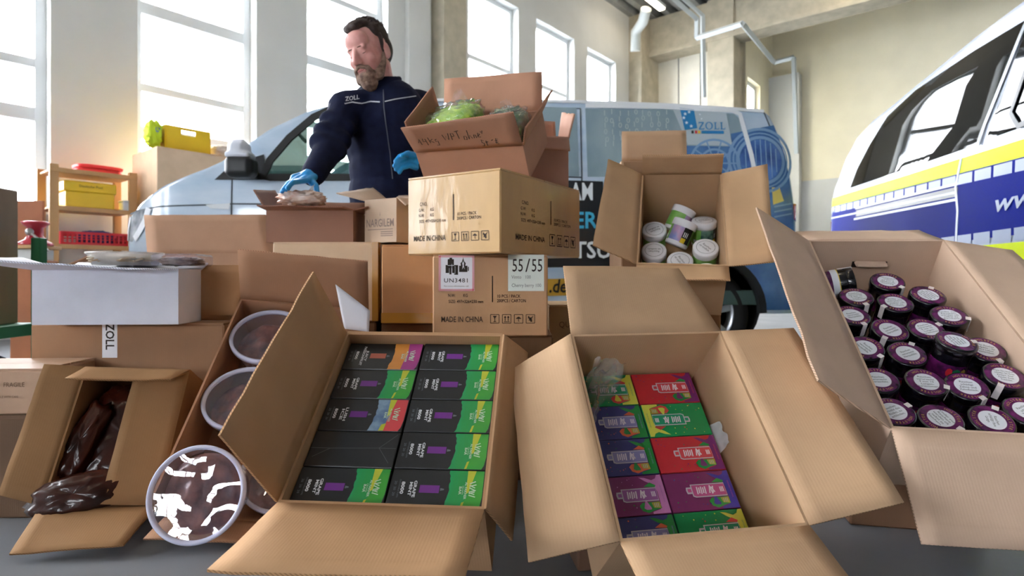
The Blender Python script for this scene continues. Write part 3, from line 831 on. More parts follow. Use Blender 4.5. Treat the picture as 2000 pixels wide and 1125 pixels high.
def pack_body(m):
    mb = MB(); mb.bbox((-PK_W/2, -PK_L/2, 0), (PK_W/2, PK_L/2, PK_H), .0012)
    return mb.mesh('pack_body', m)
def poly(mb, pts, z, mi):
    mb.add([(x, y, z) for x, y in pts], [tuple(range(len(pts)))], mi)
def wavy(x, y0, y1, n, amp, seed):
    r = random.Random(seed)
    return [(x(t) + r.uniform(-amp, amp), y0 + (y1 - y0) * t) for t in [k / n for k in range(n + 1)]]
def pack_art(cols, name, num, split, seed=0):
    """printed lid: brush stroke colour field on the right, device, name and figures; long text runs across"""
    m1, m2, m3, mdev = cols
    mb = MB(); W, L = PK_W, PK_L; z = PK_H + .0004
    X = lambda f: -W/2 + f * W
    Y = lambda f: -L/2 + f * L
    left = wavy(lambda t: X(.625) + (.055 * math.sin(t * 3.1) - .045 * (1 - t) - .012) * W * .55, Y(.01), Y(.99), 14, .0012, seed)
    poly(mb, left + [(X(.99), Y(.99)), (X(.99), Y(.35)), (X(.975), Y(.12)), (X(.95), Y(.01))], z, 0)
    if split == 'wedge':
        poly(mb, [(X(.815), Y(.99)), (X(.905), Y(.99)), (X(.845), Y(.45)), (X(.82), Y(.40))], z + .0003, 1)
        poly(mb, [(X(.905), Y(.99)), (X(.99), Y(.99)), (X(.99), Y(.35)), (X(.975), Y(.12)), (X(.95), Y(.01)), (X(.775), Y(.01)), (X(.79), Y(.18)), (X(.83), Y(.32)), (X(.845), Y(.5))], z + .00015, 2)
        poly(mb, [(X(.785), Y(.20)), (X(.81), Y(.22)), (X(.79), Y(.02)), (X(.765), Y(.01))], z + .0003, 1)
    else:
        poly(mb, [(X(.81), Y(.99)), (X(.99), Y(.99)), (X(.99), Y(.35)), (X(.975), Y(.12)), (X(.95), Y(.01)), (X(.775), Y(.01)), (X(.79), Y(.3)), (X(.82), Y(.6))], z + .00015, 2)
        if split == 'lush':
            poly(mb, [(X(.77), Y(.99)), (X(.85), Y(.99)), (X(.81), Y(.5)), (X(.78), Y(.45))], z + .0003, 1)
            poly(mb, [(X(.74), Y(.2)), (X(.79), Y(.24)), (X(.78), Y(.02)), (X(.72), Y(.01))], z + .0003, 1)
    # device picture
    poly(mb, [(X(.325), Y(.41)), (X(.535), Y(.41)), (X(.535), Y(.60)), (X(.325), Y(.60))], z, 3)
    poly(mb, [(X(.545), Y(.47)), (X(.585), Y(.49)), (X(.585), Y(.52)), (X(.545), Y(.54))], z, 5)
    R = rz(-90)
    lines = name.split('|')
    for k, s_ in enumerate(lines):
        put_text(mb, s_, .0078, T(X(.272 - .045 * k), Y(.5), z) @ R, 4, width=(.0335 if len(s_) < 6 else .058) * (1 if k == 0 else .82 if len(s_) < 6 else 1), bold=.03)
    put_text(mb, num, .0085, T(X(.142), Y(.52), z) @ R, 4, width=.025, bold=.035)
    put_text(mb, 'DISPOSABLE PUFFS', .004, T(X(.105), Y(.5), z) @ R, 5, width=.036)
    for k in range(3):
        put_text(mb, '20', .006, T(X(.06), Y(.5 + (k - 1) * .14), z) @ R, 5, width=.007)
    put_text(mb, 'AL FAKHER', .006, T(X(.812), Y(.49), z + .0006) @ R, 6, width=.034, bold=.02)
    put_text(mb, 'CROWN', .0042, T(X(.782), Y(.5), z + .0006) @ R, 6, width=.017); put_text(mb, 'BAR', .0065, T(X(.755), Y(.49), z + .0006) @ R, 6, width=.016, bold=.02)
    for k, (a, b) in enumerate((((.85, .66), (.91, .72)), ((.85, .60), (.92, .64)), ((.85, .56), (.91, .50)), ((.85, .62), (.91, .56)), ((.85, .46), (.92, .50)), ((.85, .44), (.91, .40)), ((.85, .38), (.92, .34)), ((.85, .42), (.91, .46)))):
        mb.strip([(X(a[0]), Y(a[1]), z + .0006), (X(b[0]), Y(b[1]), z + .0006)], .0020, (0, 0, 1), 6)
    return mb.mesh('printed_lid', [m1, m2, m3, mdev, m_wtext, m_gtext, m_ptext])
body_me = pack_body(m_black)
art = {'grape': pack_art((m_green, m_lime, m_green2, m_violet), 'GRAPE|MINT', '8000', 'wedge', 1),
       'passion': pack_art((m_orange, m_orange, m_plum, m_rust), 'JUICY|PASSIONFRUIT', '8000', 'half', 2),
       'lush': pack_art((m_sky, m_lime, m_coral, m_violet), 'LUSH|ICE', '8000', 'lush', 3)}
mb = MB()   # plain underside with fold lines
for a, b in (((-.085, 0), (-.045, .0)), ((-.045, 0), (.05, .003)), ((-.075, -.02), (-.045, 0)), ((.05, .003), (.083, .003)), ((.05, .003), (.08, .034)), ((.05, .003), (.075, -.03))):
    mb.strip([(a[0], a[1], PK_H + .0004), (b[0], b[1], PK_H + .0004)], .0009, (0, 0, 1))
fold_me = mb.mesh('fold_line', mat('dull_fold_line', (92, 94, 96), rough=.4))
rows = ['first', 'second', 'third', 'fourth', 'fifth']
grid = [('passion', 'grape'), ('grape', 'grape'), ('lush', 'grape'), ('plain', 'grape'), ('grape', 'grape')]
desc = {'passion': 'black device pack with an orange and plum end', 'lush': 'black device pack with a cloudy blue and coral end', 'plain': 'plain black pack lying underside up'}
for r in range(5):
    for c in range(2):
        k = grid[r][c]
        lab = desc[k] + ', left column of the centre carton' if k in desc else 'black GRAPE MINT pack with green end, %s column, %s row from the back' % (('left', 'right')[c], rows[r])
        px = .0925 + c * .1745; py = LC - .009 - PK_L/2 - r * .0825
        e = thing('device_pack', lab, 'box', baseC @ T(px - WC/2, py - LC/2, HC - .022 - PK_H + (.0 if c else -.002)), 'black device packs in the centre carton')
        link('pack_body', body_me, e)
        if k == 'plain': link('fold_line', fold_me, e)
        else: link('printed_lid', art[k], e)

# ------------------------------------------------------------------ colourful packs (10)
CP_W, CP_L, CP_H = .143, .0785, .054
PALS = {'red': ((196, 44, 52), (118, 40, 112), (30, 140, 70), (214, 70, 80)), 'green': ((10, 142, 78), (214, 214, 80), (206, 66, 62), (30, 150, 110)),
        'blue': ((62, 60, 122), (36, 136, 60), (226, 106, 70), (140, 136, 190)), 'lilac': ((128, 50, 104), (204, 130, 192), (46, 150, 66), (160, 96, 166)),
        'plum': ((124, 44, 98), (70, 60, 160), (46, 150, 66), (196, 84, 140))}
m_cwhite = mat('pale_pack_print', (232, 222, 232), rough=.4)
m_cout = mat('grey_device_outline', (196, 190, 200), rough=.4)
m_gold = mat('olive_print', (172, 166, 60), rough=.35)
def cpack(pal):
    base, band, acc, dev = PALS[pal]
    ms = [mat('pack_%s_%d' % (pal, i), c, rough=.32, coat=.4, var=.06, vscale=30) for i, c in enumerate((base, band, acc, dev))]
    mb = MB(); mb.bbox((-CP_W/2, -CP_L/2, 0), (CP_W/2, CP_L/2, CP_H), .001)
    body = mb.mesh('pack_body', ms[0])
    mb = MB(); z = CP_H + .0004
    X = lambda f: -CP_W/2 + f * CP_W
    Y = lambda f: -CP_L/2 + f * CP_L
    # end band with a dripping edge
    poly(mb, [(X(.99), Y(.01)), (X(.99), Y(.99)), (X(.93), Y(.99)), (X(.90), Y(.90)), (X(.84), Y(.86)), (X(.74), Y(.93)), (X(.66), Y(.95)), (X(.74), Y(.84)), (X(.86), Y(.72)), (X(.88), Y(.55)), (X(.88), Y(.25)), (X(.86), Y(.12)), (X(.74), Y(.06)), (X(.74), Y(.01))], z, 0)
    # accent splash
    poly(mb, [(X(.62), Y(.30)), (X(.87), Y(.31)), (X(.88), Y(.14)), (X(.78), Y(.10)), (X(.68), Y(.04)), (X(.60), Y(.10)), (X(.57), Y(.22))], z + .0001, 1)
    poly(mb, [(X(.70), Y(.70)), (X(.80), Y(.80)), (X(.88), Y(.72)), (X(.86), Y(.68))], z + .0001, 1)
    poly(mb, [(X(.75), Y(.29)), (X(.87), Y(.30)), (X(.87), Y(.14)), (X(.77), Y(.16))], z + .0003, 4)
    poly(mb, [(X(.665), Y(.33)), (X(.63), Y(.16)), (X(.66), Y(.12)), (X(.73), Y(.12)), (X(.735), Y(.16)), (X(.69), Y(.33))], z + .0003, 0)
    rr = random.Random(hash(pal) % 99 if False else sum(map(ord, pal)))
    for k in range(14):
        cx, cy, q = rr.uniform(.05, .6), rr.choice([rr.uniform(.72, .95), rr.uniform(.06, .25)]), rr.uniform(.0005, .0016)
        mb.add([(X(cx) + q * math.cos(a), Y(cy) + q * math.sin(a), z + .0002) for a in [i * math.pi / 4 for i in range(8)]], [tuple(range(8))], rr.choice([0, 1]))
    # device: outline, mouthpiece, body, marks
    poly(mb, [(X(.36), Y(.36)), (X(.40), Y(.33)), (X(.87), Y(.33)), (X(.87), Y(.67)), (X(.36), Y(.67))], z + .0002, 3)
    poly(mb, [(X(.375), Y(.38)), (X(.41), Y(.355)), (X(.865), Y(.355)), (X(.865), Y(.645)), (X(.375), Y(.645))], z + .0003, 2)
    poly(mb, [(X(.29), Y(.43)), (X(.36), Y(.43)), (X(.36), Y(.60)), (X(.29), Y(.60)), (X(.28), Y(.52))], z + .0002, 3)
    poly(mb, [(X(.305), Y(.47)), (X(.36), Y(.47)), (X(.36), Y(.56)), (X(.305), Y(.56))], z + .0003, 2)
    for k in range(5):
        x = .44 + .03 * k
        mb.strip([(X(x), Y(.41 + .02 * (k % 2)), z + .0005), (X(x + .008), Y(.60 - .02 * (k % 2)), z + .0005)], .0026, (0, 0, 1), 5)
    for a, b in (((.62, .42), (.645, .62)), ((.645, .62), (.66, .40)), ((.66, .58), (.70, .44)), ((.69, .60), (.67, .42))):
        mb.strip([(X(a[0]), Y(a[1]), z + .0005), (X(b[0]), Y(b[1]), z + .0005)], .0026, (0, 0, 1), 5)
    for k in range(3): mb.strip([(X(.79 + .022 * k), Y(.44), z + .0005), (X(.79 + .022 * k), Y(.57), z + .0005)], .002, (0, 0, 1), 5)
    for k in range(3): mb.strip([(X(.79 + .025 * k), Y(.17), z + .0005), (X(.79 + .025 * k), Y(.27), z + .0005)], .0012, (0, 0, 1), 3)
    put_text(mb, 'DISPOSABLE POD DEVICE', .004, T(X(.94), Y(.5), z + .0003) @ rz(-90), 2, width=.034)
    return body, mb.mesh('printed_lid', [ms[1], ms[2], ms[3], m_cout, m_gold, m_cwhite])
cmesh = {k: cpack(k) for k in PALS}
cg = [('green', 'red'), ('blue', 'green'), ('blue', 'red'), ('lilac', 'plum'), ('blue', 'green')]
cname = {'red': 'red pack with a purple end', 'green': 'bright green pack with a yellow end', 'blue': 'dark blue pack with a green end', 'lilac': 'plum pack with a pale lilac end', 'plum': 'plum pack with a blue end'}
for r in range(5):
    for c in range(2):
        k = cg[r][c]
        x = .022 + CP_W/2 + c * .1455; y = .408 - CP_L/2 - r * .0800
        flip = 180 if (r, c) == (1, 1) else 0
        e = thing('device_pack', '%s, %s column, %s row from the back' % (cname[k], ('left', 'right')[c], rows[r]), 'box',
                  baseD @ T(x - WD/2, y - LD/2, HD - .14 - CP_H) @ rz(flip), 'colourful device packs')
        link('pack_body', cmesh[k][0], e); link('printed_lid', cmesh[k][1], e)

# plastic film bag sticking up in that carton
m_film = film_mat('clear_plastic_film', (.95, .97, .97), haze=.10, rough=.10, gloss=1.6, bump=.5, bscale=30)
def film_sheet(name, cen, ux, uy, nrm, w, h, amp, m, parent=None, seed=0, nu=24, nv=18, taper=0.3, scale=22):
    mb = MB(); vs = []
    off = Vector((seed * 3.1, seed * 1.7, 0))
    for j in range(nv + 1):
        for i in range(nu + 1):
            u, v = i / nu - .5, j / nv
            q = Vector(cen) + Vector(ux) * (u * w * (1 - taper * v)) + Vector(uy) * (v * h)
            q += Vector(nrm) * (noise.noise(q * scale + off) * amp + noise.noise(q * scale * 2.3 + off) * amp * .5)
            q += Vector(ux) * noise.noise(q * scale * .7 + off * 2) * amp * .7 + Vector(uy) * noise.noise(Vector((u * 4, seed, v))) * amp * v
            vs.append(q)
    n = nu + 1
    mb.add(vs, [(j*n+i, j*n+i+1, (j+1)*n+i+1, (j+1)*n+i) for j in range(nv) for i in range(nu)], 0, True)
    return mb.build(name, m, parent)
m_bagd = film_mat('cloudy_plastic_film', (.95, .97, .96), haze=.26, haze_rgb=(214, 224, 218), rough=.12, gloss=2.0, bump=.5, bscale=30)
e = thing('plastic_bag', 'clear crumpled plastic bag in the corner of the colourful packs carton', 'bag', baseD @ T(-.115, .13, HD - .138))
film_sheet('film', (0, 0, 0), (1, 0, 0), (.15, .15, 1), (0, -1, 0), .10, .125, .018, m_bagd, e, 3)
film_sheet('film', (.005, .012, 0), (.9, .3, 0), (.1, 0, 1), (0, -1, 0), .085, .105, .018, m_bagd, e, 5)
film_sheet('film', (-.01, -.05, 0), (.4, .9, 0), (.0, .2, 1), (1, 0, 0), .12, .07, .016, m_bagd, e, 8)

e = thing('plastic_scrap', 'scrap of white film beside the red pack in the colourful packs carton', 'film', baseD @ T(WD/2 - .022, .03, HD - .16))
film_sheet('film', (0, 0, 0), (0, 1, 0), (.1, 0, 1), (1, 0, 0), .07, .045, .010, mat('white_scrap_film', (226, 228, 232), rough=.3, alpha=.8), e, 33)
# ------------------------------------------------------------------ tins
TR, TH = .0402, .100
m_tin = mat('black_tin', (16, 16, 24), rough=.25, coat=.4)
m_tinart = mat('galaxy_print', (126, 38, 110), rough=.22, coat=.7, rgb2=(32, 16, 44), vscale=45)
m_goldt = mat('gold_foil_lettering', (196, 150, 84), rough=.3, metal=.6)
m_disc = mat('white_label_disc', (232, 234, 242), rough=.35)
m_textg = mat('dark_label_text', (70, 72, 82), rough=.7)
m_seal = mat('pale_tax_seal', (236, 226, 226), rough=.5)
mb = MB()
mb.lathe([(.0005, 0), (TR - .004, 0), (TR - .002, .002), (TR - .002, TH - .018)], 40, 0)
tin_body = mb.mesh('tin_body', m_tin)
mb = MB(); mb.lathe([(TR - .0015, 0.022), (TR - .0015, .058)], 40, 0)
for k, c in enumerate((1, 2, 3)):
    a0 = -1.9 + k * .35
    vs = []
    for i in range(9):
        a = 2 * math.pi * i / 8
        th = a0 + .16 * math.cos(a) * (1 if k != 1 else 1.4)
        vs.append(((TR - .0009) * math.cos(th), (TR - .0009) * math.sin(th), .040 + .011 * math.sin(a)))
    mb.add(vs[:8], [tuple(range(8))], c)
tin_wrap = mb.mesh('printed_wrap', [m_tinart, mat('fruit_red_print', (200, 40, 50), rough=.3), mat('fruit_green_print', (20, 110, 70), rough=.3), mat('fruit_gold_print', (190, 150, 60), rough=.3)])
mb = MB()
mb.lathe([(TR - .0012, TH - .020), (TR, TH - .018), (TR, TH - .003), (TR - .001, TH - .0008), (TR - .004, TH)], 48, 0)
mb.lathe([(TR - .004, TH), (.0005, TH)], 48, 1, smooth=False)
tin_lid = mb.mesh('lid', [m_tin, m_tinart])
mb = MB()
for s_, a0 in (('HOLSTER', 90), ('HOLSTER', 270)):
    for i, ch in enumerate(s_):
        a = math.radians(a0 + (3 - i) * 11.5)
        r = TR - .0105
        M = T(r * math.cos(a), r * math.sin(a), TH + .0004) @ rz(math.degrees(a) - 90)
        put_text(mb, ch, .0075, M, 0, bold=.015)
tin_letters = mb.mesh('ring_lettering', m_goldt)
TEXTS = ['Rauchen\nverursacht\nHerzanfälle.', 'Rauchen\nverursacht\n9 von 10\nLungen-\nkarzinomen.', 'Rauchen\nschädigt\nZähne und\nZahnfleisch.', 'Rauchen\nerhöht das\nRisiko, zu\nerblinden.',
         'Kinder von\nRauchern\nwerden oft\nselbst zu\nRauchern.', 'Rauchen\nschädigt Ihre\nLunge.', 'Wenn Sie rauchen,\nschaden Sie Ihren\nKindern, Ihrer\nFamilie, Ihren\nFreunden.', 'Das Rauchen\naufgeben – für\nIhre Lieben\nweiterleben.']
LABEL_ME = []
for s_ in TEXTS:
    mb = MB(); R0 = TR - .0170
    mb.add([((R0 + .0012) * math.cos(a), (R0 + .0012) * math.sin(a), TH + .0003) for a in [2*math.pi*i/40 for i in range(40)]], [tuple(range(40))], 2)
    mb.add([(R0 * math.cos(a), R0 * math.sin(a), TH + .0005) for a in [2*math.pi*i/40 for i in range(40)]], [tuple(range(40))], 0)
    nl = s_.count('\n') + 1
    put_text(mb, s_, .0074 if nl < 5 else .0066, T(0, 0, TH + .0008), 1, width=.033 if nl < 5 else .038, bold=.003)
    LABEL_ME.append(mb.mesh('warning_label', [m_disc, m_textg, mat('purple_rim_print', (96, 24, 80), rough=.4)]))
mb = MB()
mb.box((-.0058, -TR - .0012, TH - .034), (.0058, -TR - .0002, TH + .0010)); mb.box((-.0058, -TR - .0012, TH + .0004), (.0058, -TR + .0095, TH + .0012))
seal_me = mb.mesh('tax_seal', m_seal)

iE = MEt.inverted()
def tin_at(px, py, t):
    d = Vector(((px - 1000) / FPX, 1, (HOR - py) / FPX))
    o = iE @ Vector((0, 0, CAM_H)); dd = (iE.to_3x3() @ d)
    k = (-t - o.z) / dd.z
    return (o + dd * k)
# seen lids: pixel, text index, spin of the text, extra depth
TINS = [(1736, 550, 1, 160, 0), (1810, 575, 4, 120, 0), (1675, 588, 1, 12, 0), (1749, 591, 4, -5, 0), (1846, 623, 4, 0, 0), (1648, 625, 0, 20, 0), (1709, 633, 0, 30, 0), (1786, 638, 1, 20, 0),
        (1706, 678, 0, -60, 0), (1766, 679, 0, 25, 0), (1946, 684, 7, -18, 0), (1728, 742, 0, 0, 0), (1813, 745, 1, 0, 0), (1904, 745, 2, -5, 0), (1990, 743, 6, -10, 0),
        (1755, 807, 3, 26, 0), (1850, 815, 4, -70, 0), (1942, 814, 5, -95, 0), (2040, 812, 2, 30, 0), (1856, 690, 6, 100, .034)]
pts = []
for (px, py, ti, sp, ex) in TINS:
    q = tin_at(px, py, .05)
    pts.append(Vector((min(max(q.x, TR + .0075), WE_ - TR - .0075), min(max(q.y, TR + .0075), LE - TR - .0075), 0)))
for it in range(400):       # settle: no two tins share the same room
    for i in range(len(pts)):
        for j in range(i):
            d = pts[i] - pts[j]; L = d.length; m_ = 2 * TR + .001
            if L < m_:
                s_ = d.normalized() * (m_ - L) * .5; pts[i] += s_; pts[j] -= s_
    for p in pts:
        p.x = min(max(p.x, TR + .0075), WE_ - TR - .0075); p.y = min(max(p.y, TR + .0075), LE - TR - .0075)
ordn = ['beside the left wall', 'at the right wall']
def tin(M, ti, sp, lab, group='black and purple tins in the right carton', seal=60):
    e = thing('tobacco_tin', lab, 'tin', M, group)
    link('tin_body', tin_body, e); link('printed_wrap', tin_wrap, e)
    ld = link('lid', tin_lid, e); ld.matrix_local = rz(sp)
    link('ring_lettering', tin_letters, ld)
    link('warning_label', LABEL_ME[ti], ld)
    s_ = link('tax_seal', seal_me, e); s_.matrix_local = rz(seal)
    return e
rr = random.Random(4)
order = sorted(range(len(pts)), key=lambda i: pts[i].y)
RANKS = ['nearest the front wall', 'second', 'third', 'fourth', 'fifth']
rowsE = []
for i in order:
    for rw in rowsE:
        if abs(pts[rw[0]].y - pts[i].y) < .055: rw.append(i); break
    else: rowsE.append([i])
NUM = ['first', 'second', 'third', 'fourth', 'fifth', 'sixth', 'seventh', 'eighth', 'ninth', 'tenth']
for ri, rw in enumerate(rowsE):
    rw.sort(key=lambda i: pts[i].x)
    for ci, i in enumerate(rw):
        ti, sp = TINS[i][2], TINS[i][3]
        seal = [40, 150, 20, -60, 70, 25, -35, 120][i % 8]
        tilt = rx(rr.uniform(-2.5, 2.5)) @ ry(rr.uniform(-2.5, 2.5))
        where = 'only tin' if len(rw) == 1 else ('leftmost', 'second from left', 'third from left', 'fourth from left', 'fifth from left')[ci]
        ex = TINS[i][4]
        if ex: tilt = rx(-7) @ ry(5)
        tin(baseE @ T(pts[i].x - WE_/2, pts[i].y - LE/2, HE - .05 - TH + ex + (0 if ex else rr.uniform(-.004, .004))) @ tilt, ti, sp,
            'black tin standing higher than its neighbours, tilted, showing its fruit print' if ex else 'black purple-ringed tin, %s, %s row from the front of the tins' % (where, NUM[ri]), seal=95 if ex else seal)
# one tin leaning on its side by the left wall
for k, (px, py, lab) in enumerate(((1648, 562, 'tin leaning on its side at the back left of the right carton'),)):
    q = tin_at(px, py, .03)
    M = baseE @ T(.030 - WE_/2, LE/2 - TR - .035, .062) @ ry(78) @ T(0, 0, -.018) @ rz(180)
    e = tin(M, 7, 0, lab)
    mb = MB(); mb.lathe([(TR + .0003, .0605), (TR + .0003, .0625)], 40, 1); mb.lathe([(TR + .0003, .0445), (TR + .0003, .0605)], 40, 0)
    mb.build('warning_band', [m_disc, mat('yellow_band_print', (222, 190, 60), rough=.4)], e)
# handle tab at the back wall of that carton
mb = MB(); mb.bbox((-.04, LE/2 - .03, HE - .072), (.04, LE/2 - .005, HE - .062), .004); mb.build('handle_tab', kraft((206, 176, 152)), boxE)
mb = MB(); mb.box((-.044, LE/2 - .0062, HE - .085), (.044, LE/2 - .0052, HE - .066)); mb.build('handle_slot', mat('dark_slot', (40, 30, 24), rough=.9), boxE)

# ------------------------------------------------------------------ white tubs
UR, UH = .0402, .087
m_tub = mat('white_plastic_tub', (236, 238, 244), rough=.35, coat=.2)
m_tubgreen = mat('green_tub_print', (96, 168, 66), rough=.35, rgb2=(150, 196, 110), vscale=20)
m_tubphoto = mat('blue_pink_photo_print', (120, 140, 200), rough=.35, rgb2=(206, 150, 170), vscale=30)
m_tubblack = mat('black_tub_print', (20, 24, 26), rough=.35)
m_tubdark = mat('dark_teal_photo_print', (20, 60, 66), rough=.35, rgb2=(130, 170, 150), vscale=40)
m_tubyel = mat('yellow_tub_print', (230, 200, 40), rough=.35)
mb = MB(); mb.lathe([(.0005, 0), (UR - .005, 0), (UR - .003, .003), (UR - .003, UH - .022)], 40); tub_body = mb.mesh('tub_body', m_tub)
mb = MB()
mb.lathe([(UR - .0018, UH - .024), (UR, UH - .022), (UR, UH - .004), (UR - .0012, UH - .0012), (UR - .004, UH), (.0005, UH)], 48)
tub_lid = mb.mesh('lid', m_tub)
mb = MB()
ring = [2 * math.pi * i / 48 for i in range(49)]
mb.add([((UR - .0125) * math.cos(a), (UR - .0125) * math.sin(a), UH + .0005) for a in ring] + [((UR - .0116) * math.cos(a), (UR - .0116) * math.sin(a), UH + .0005) for a in ring], [(i, i + 1, 50 + i, 49 + i) for i in range(48)])
put_text(mb, 'Rauchen\nist tödlich.', .0105, T(0, 0, UH + .0005), 0, width=.041)
tub_text = mb.mesh('warning_print', m_textg)
def tub_wrap(photo):
    mb = MB(); r = UR - .0022
    def patch(a0, a1, z0, z1, mi, dr=0):
        n = 10; vs = []
        for i in range(n + 1):
            a = math.radians(a0 + (a1 - a0) * i / n)
            vs += [((r + dr) * math.cos(a), (r + dr) * math.sin(a), z0), ((r + dr) * math.cos(a), (r + dr) * math.sin(a), z1)]
        mb.add(vs, [(2*i, 2*i+2, 2*i+3, 2*i+1) for i in range(n)], mi, True)
    z0, z1 = .012, UH - .024
    patch(0, 60, z0, z1, 0); patch(20, 48, z0 + .004, z0 + .016, 4, .0003); patch(60, 125, z0 + .002, z1 - .001, 1); patch(125, 175, z0, z1, 2); patch(126, 150, z0, z0 + .016, 3, .0003)
    for k in range(3): patch(131 + k * 9, 135 + k * 9, z0 + .02, z0 + .036, 4, .0003)
    patch(175, 360, z0, z1, 0)
    return mb.mesh('printed_wrap', [m_tubgreen, photo, m_tubblack, m_tubyel, m_tub])
wrapA, wrapB = tub_wrap(m_tubphoto), tub_wrap(m_tubdark)
def tub(M, lab, spin=0, wrap=None, wspin=0, group='white tubs'):
    e = thing('plastic_tub', lab, 'tub', M, group)
    link('tub_body', tub_body, e)
    wp = link('printed_wrap', wrap or wrapA, e); wp.matrix_local = rz(wspin)
    l = link('lid', tub_lid, e); l.matrix_local = rz(spin); link('warning_print', tub_text, l)
    return e
for x, y, sp, lab, t in ((.046, .275, -150, 'white tub, back left of the upright ones in the flapped carton', .12), (.047, .182, 180, 'white tub, left middle of the upright ones in the flapped carton', .125), (.128, .140, -60, 'white tub, middle one with slanting print, near the front wall', .125),
                        (.205, .185, -48, 'white tub against the right wall, front of the upright ones in the flapped carton', .11), (.045, .092, 165, 'white tub in the front left corner, cut off by the flap below', .125), (.207, .092, -60, 'white tub in the front right corner, cut off by the flap below', .125)):
    tub(baseF @ T(x - WF/2, y - LF/2, HF - t - UH), lab, sp)
tub(baseF @ T(.118 - WF/2, .235 - LF/2, HF - .142) @ rz(-28) @ rx(-52) @ T(0, 0, -.01), 'white tub lying across the others, its blue and pink picture facing out', 40, wrapA, 172)
tub(baseF @ T(.110 - WF/2, .325 - LF/2, HF - .175) @ rz(-30) @ rx(-55), 'white tub lying behind the pictured one, only its green side showing', 0, wrapA, 250)
tub(baseF @ T(.205 - WF/2, .292 - LF/2, HF - .150 - UH * .6) @ rx(-22), 'white tub at the back right with a dark picture on its side', 30, wrapB, 195)
tub(baseR @ T(-.085, .045, .095), 'single white tub showing in the rear carton with the raised flap', 20)

# ------------------------------------------------------------------ clear plastic tubs with lids
m_clear = film_mat('clear_tub_plastic', (.93, .93, .97), haze=.10, haze_rgb=(180, 184, 214), rough=.08)
m_rim = mat('milky_tub_rim', (206, 210, 236), rough=.25, alpha=.85)
m_lidc = film_mat('clear_lid_film', (.96, .96, .98), haze=.05, haze_rgb=(190, 192, 220), rough=.02, gloss=2.4, bump=.10, bscale=12)
m_tob = mat('dark_red_brown_tobacco', (150, 96, 84), rough=.4, rgb2=(86, 50, 50), vscale=28, bump=.8, bscale=40)
CR, CH_ = .098, .088
mb = MB(); mb.lathe([(.0005, 0), (CR - .022, 0), (CR - .018, .004), (CR - .004, CH_ - .006)], 48); ct_body = mb.mesh('tub_shell', m_clear)
mb = MB(); mb.lathe([(CR - .004, CH_ - .012), (CR + .001, CH_ - .012), (CR + .002, CH_), (CR - .001, CH_ + .003), (CR - .007, CH_ + .001), (CR - .008, CH_ - .006)], 64); ct_rim = mb.mesh('lid_rim', m_rim)
mb = MB(); vs = []; nr, na = 10, 48
for j in range(nr + 1):
    for i in range(na):
        r = (CR - .007) * j / nr; a = 2 * math.pi * i / na
        x, y = r * math.cos(a), r * math.sin(a)
        vs.append((x, y, CH_ - .006 + .004 * noise.noise(Vector((x * 18, y * 18, 2)))))
mb.add(vs, [(j*na+i, j*na+(i+1) % na, (j+1)*na+(i+1) % na, (j+1)*na+i) for j in range(nr) for i in range(na)], 0, True); ct_lid = mb.mesh('lid_film', m_lidc)
mb = MB(); vs = []
for j in range(13):
    for i in range(40):
        r = (CR - .014) * j / 12; a = 2 * math.pi * i / 40
        x, y = r * math.cos(a), r * math.sin(a)
        vs.append((x, y, CH_ - .034 + .022 * noise.noise(Vector((x * 26, y * 26, 5))) * (1 if j < 11 else .2) - (.012 if j > 10 else 0)))
mb.add(vs, [(j*40+i, j*40+(i+1) % 40, (j+1)*40+(i+1) % 40, (j+1)*40+i) for j in range(12) for i in range(40)], 0, True)
b0 = len(vs)
mb.lathe([(CR - .014, CH_ - .046), (CR - .024, .006), (.001, .004)], 40)
ct_tob = mb.mesh('tub_filling', m_tob)
def ctub(M, lab):
    e = thing('clear_tub', lab, 'tub', M, 'clear tubs of tobacco')
    for n_, me in (('tub_shell', ct_body), ('lid_rim', ct_rim), ('lid_film', ct_lid), ('tub_filling', ct_tob)): link(n_, me, e)
    return e
bz = HB - CH_
ctub(baseB @ T(.106 - WB/2, .474 - LB/2, bz - .016) @ rx(-3), 'clear lidded tub farthest back in the long carton')
ctub(baseB @ T(.106 - WB/2, .266 - LB/2, bz - .016) @ rx(-3), 'clear lidded tub in the middle, half hidden by the big brown flap')
ctub(baseB @ T(.103 - WB/2, .036 - LB/2, bz + .040) @ rx(30) @ ry(-4), 'foremost clear tub, whole glossy lid showing, leaning out of its carton')
ctub(baseB @ T(.235 - WB/2, .105 - LB/2, .008), 'clear tub whose edge peeks out right of the foremost one')
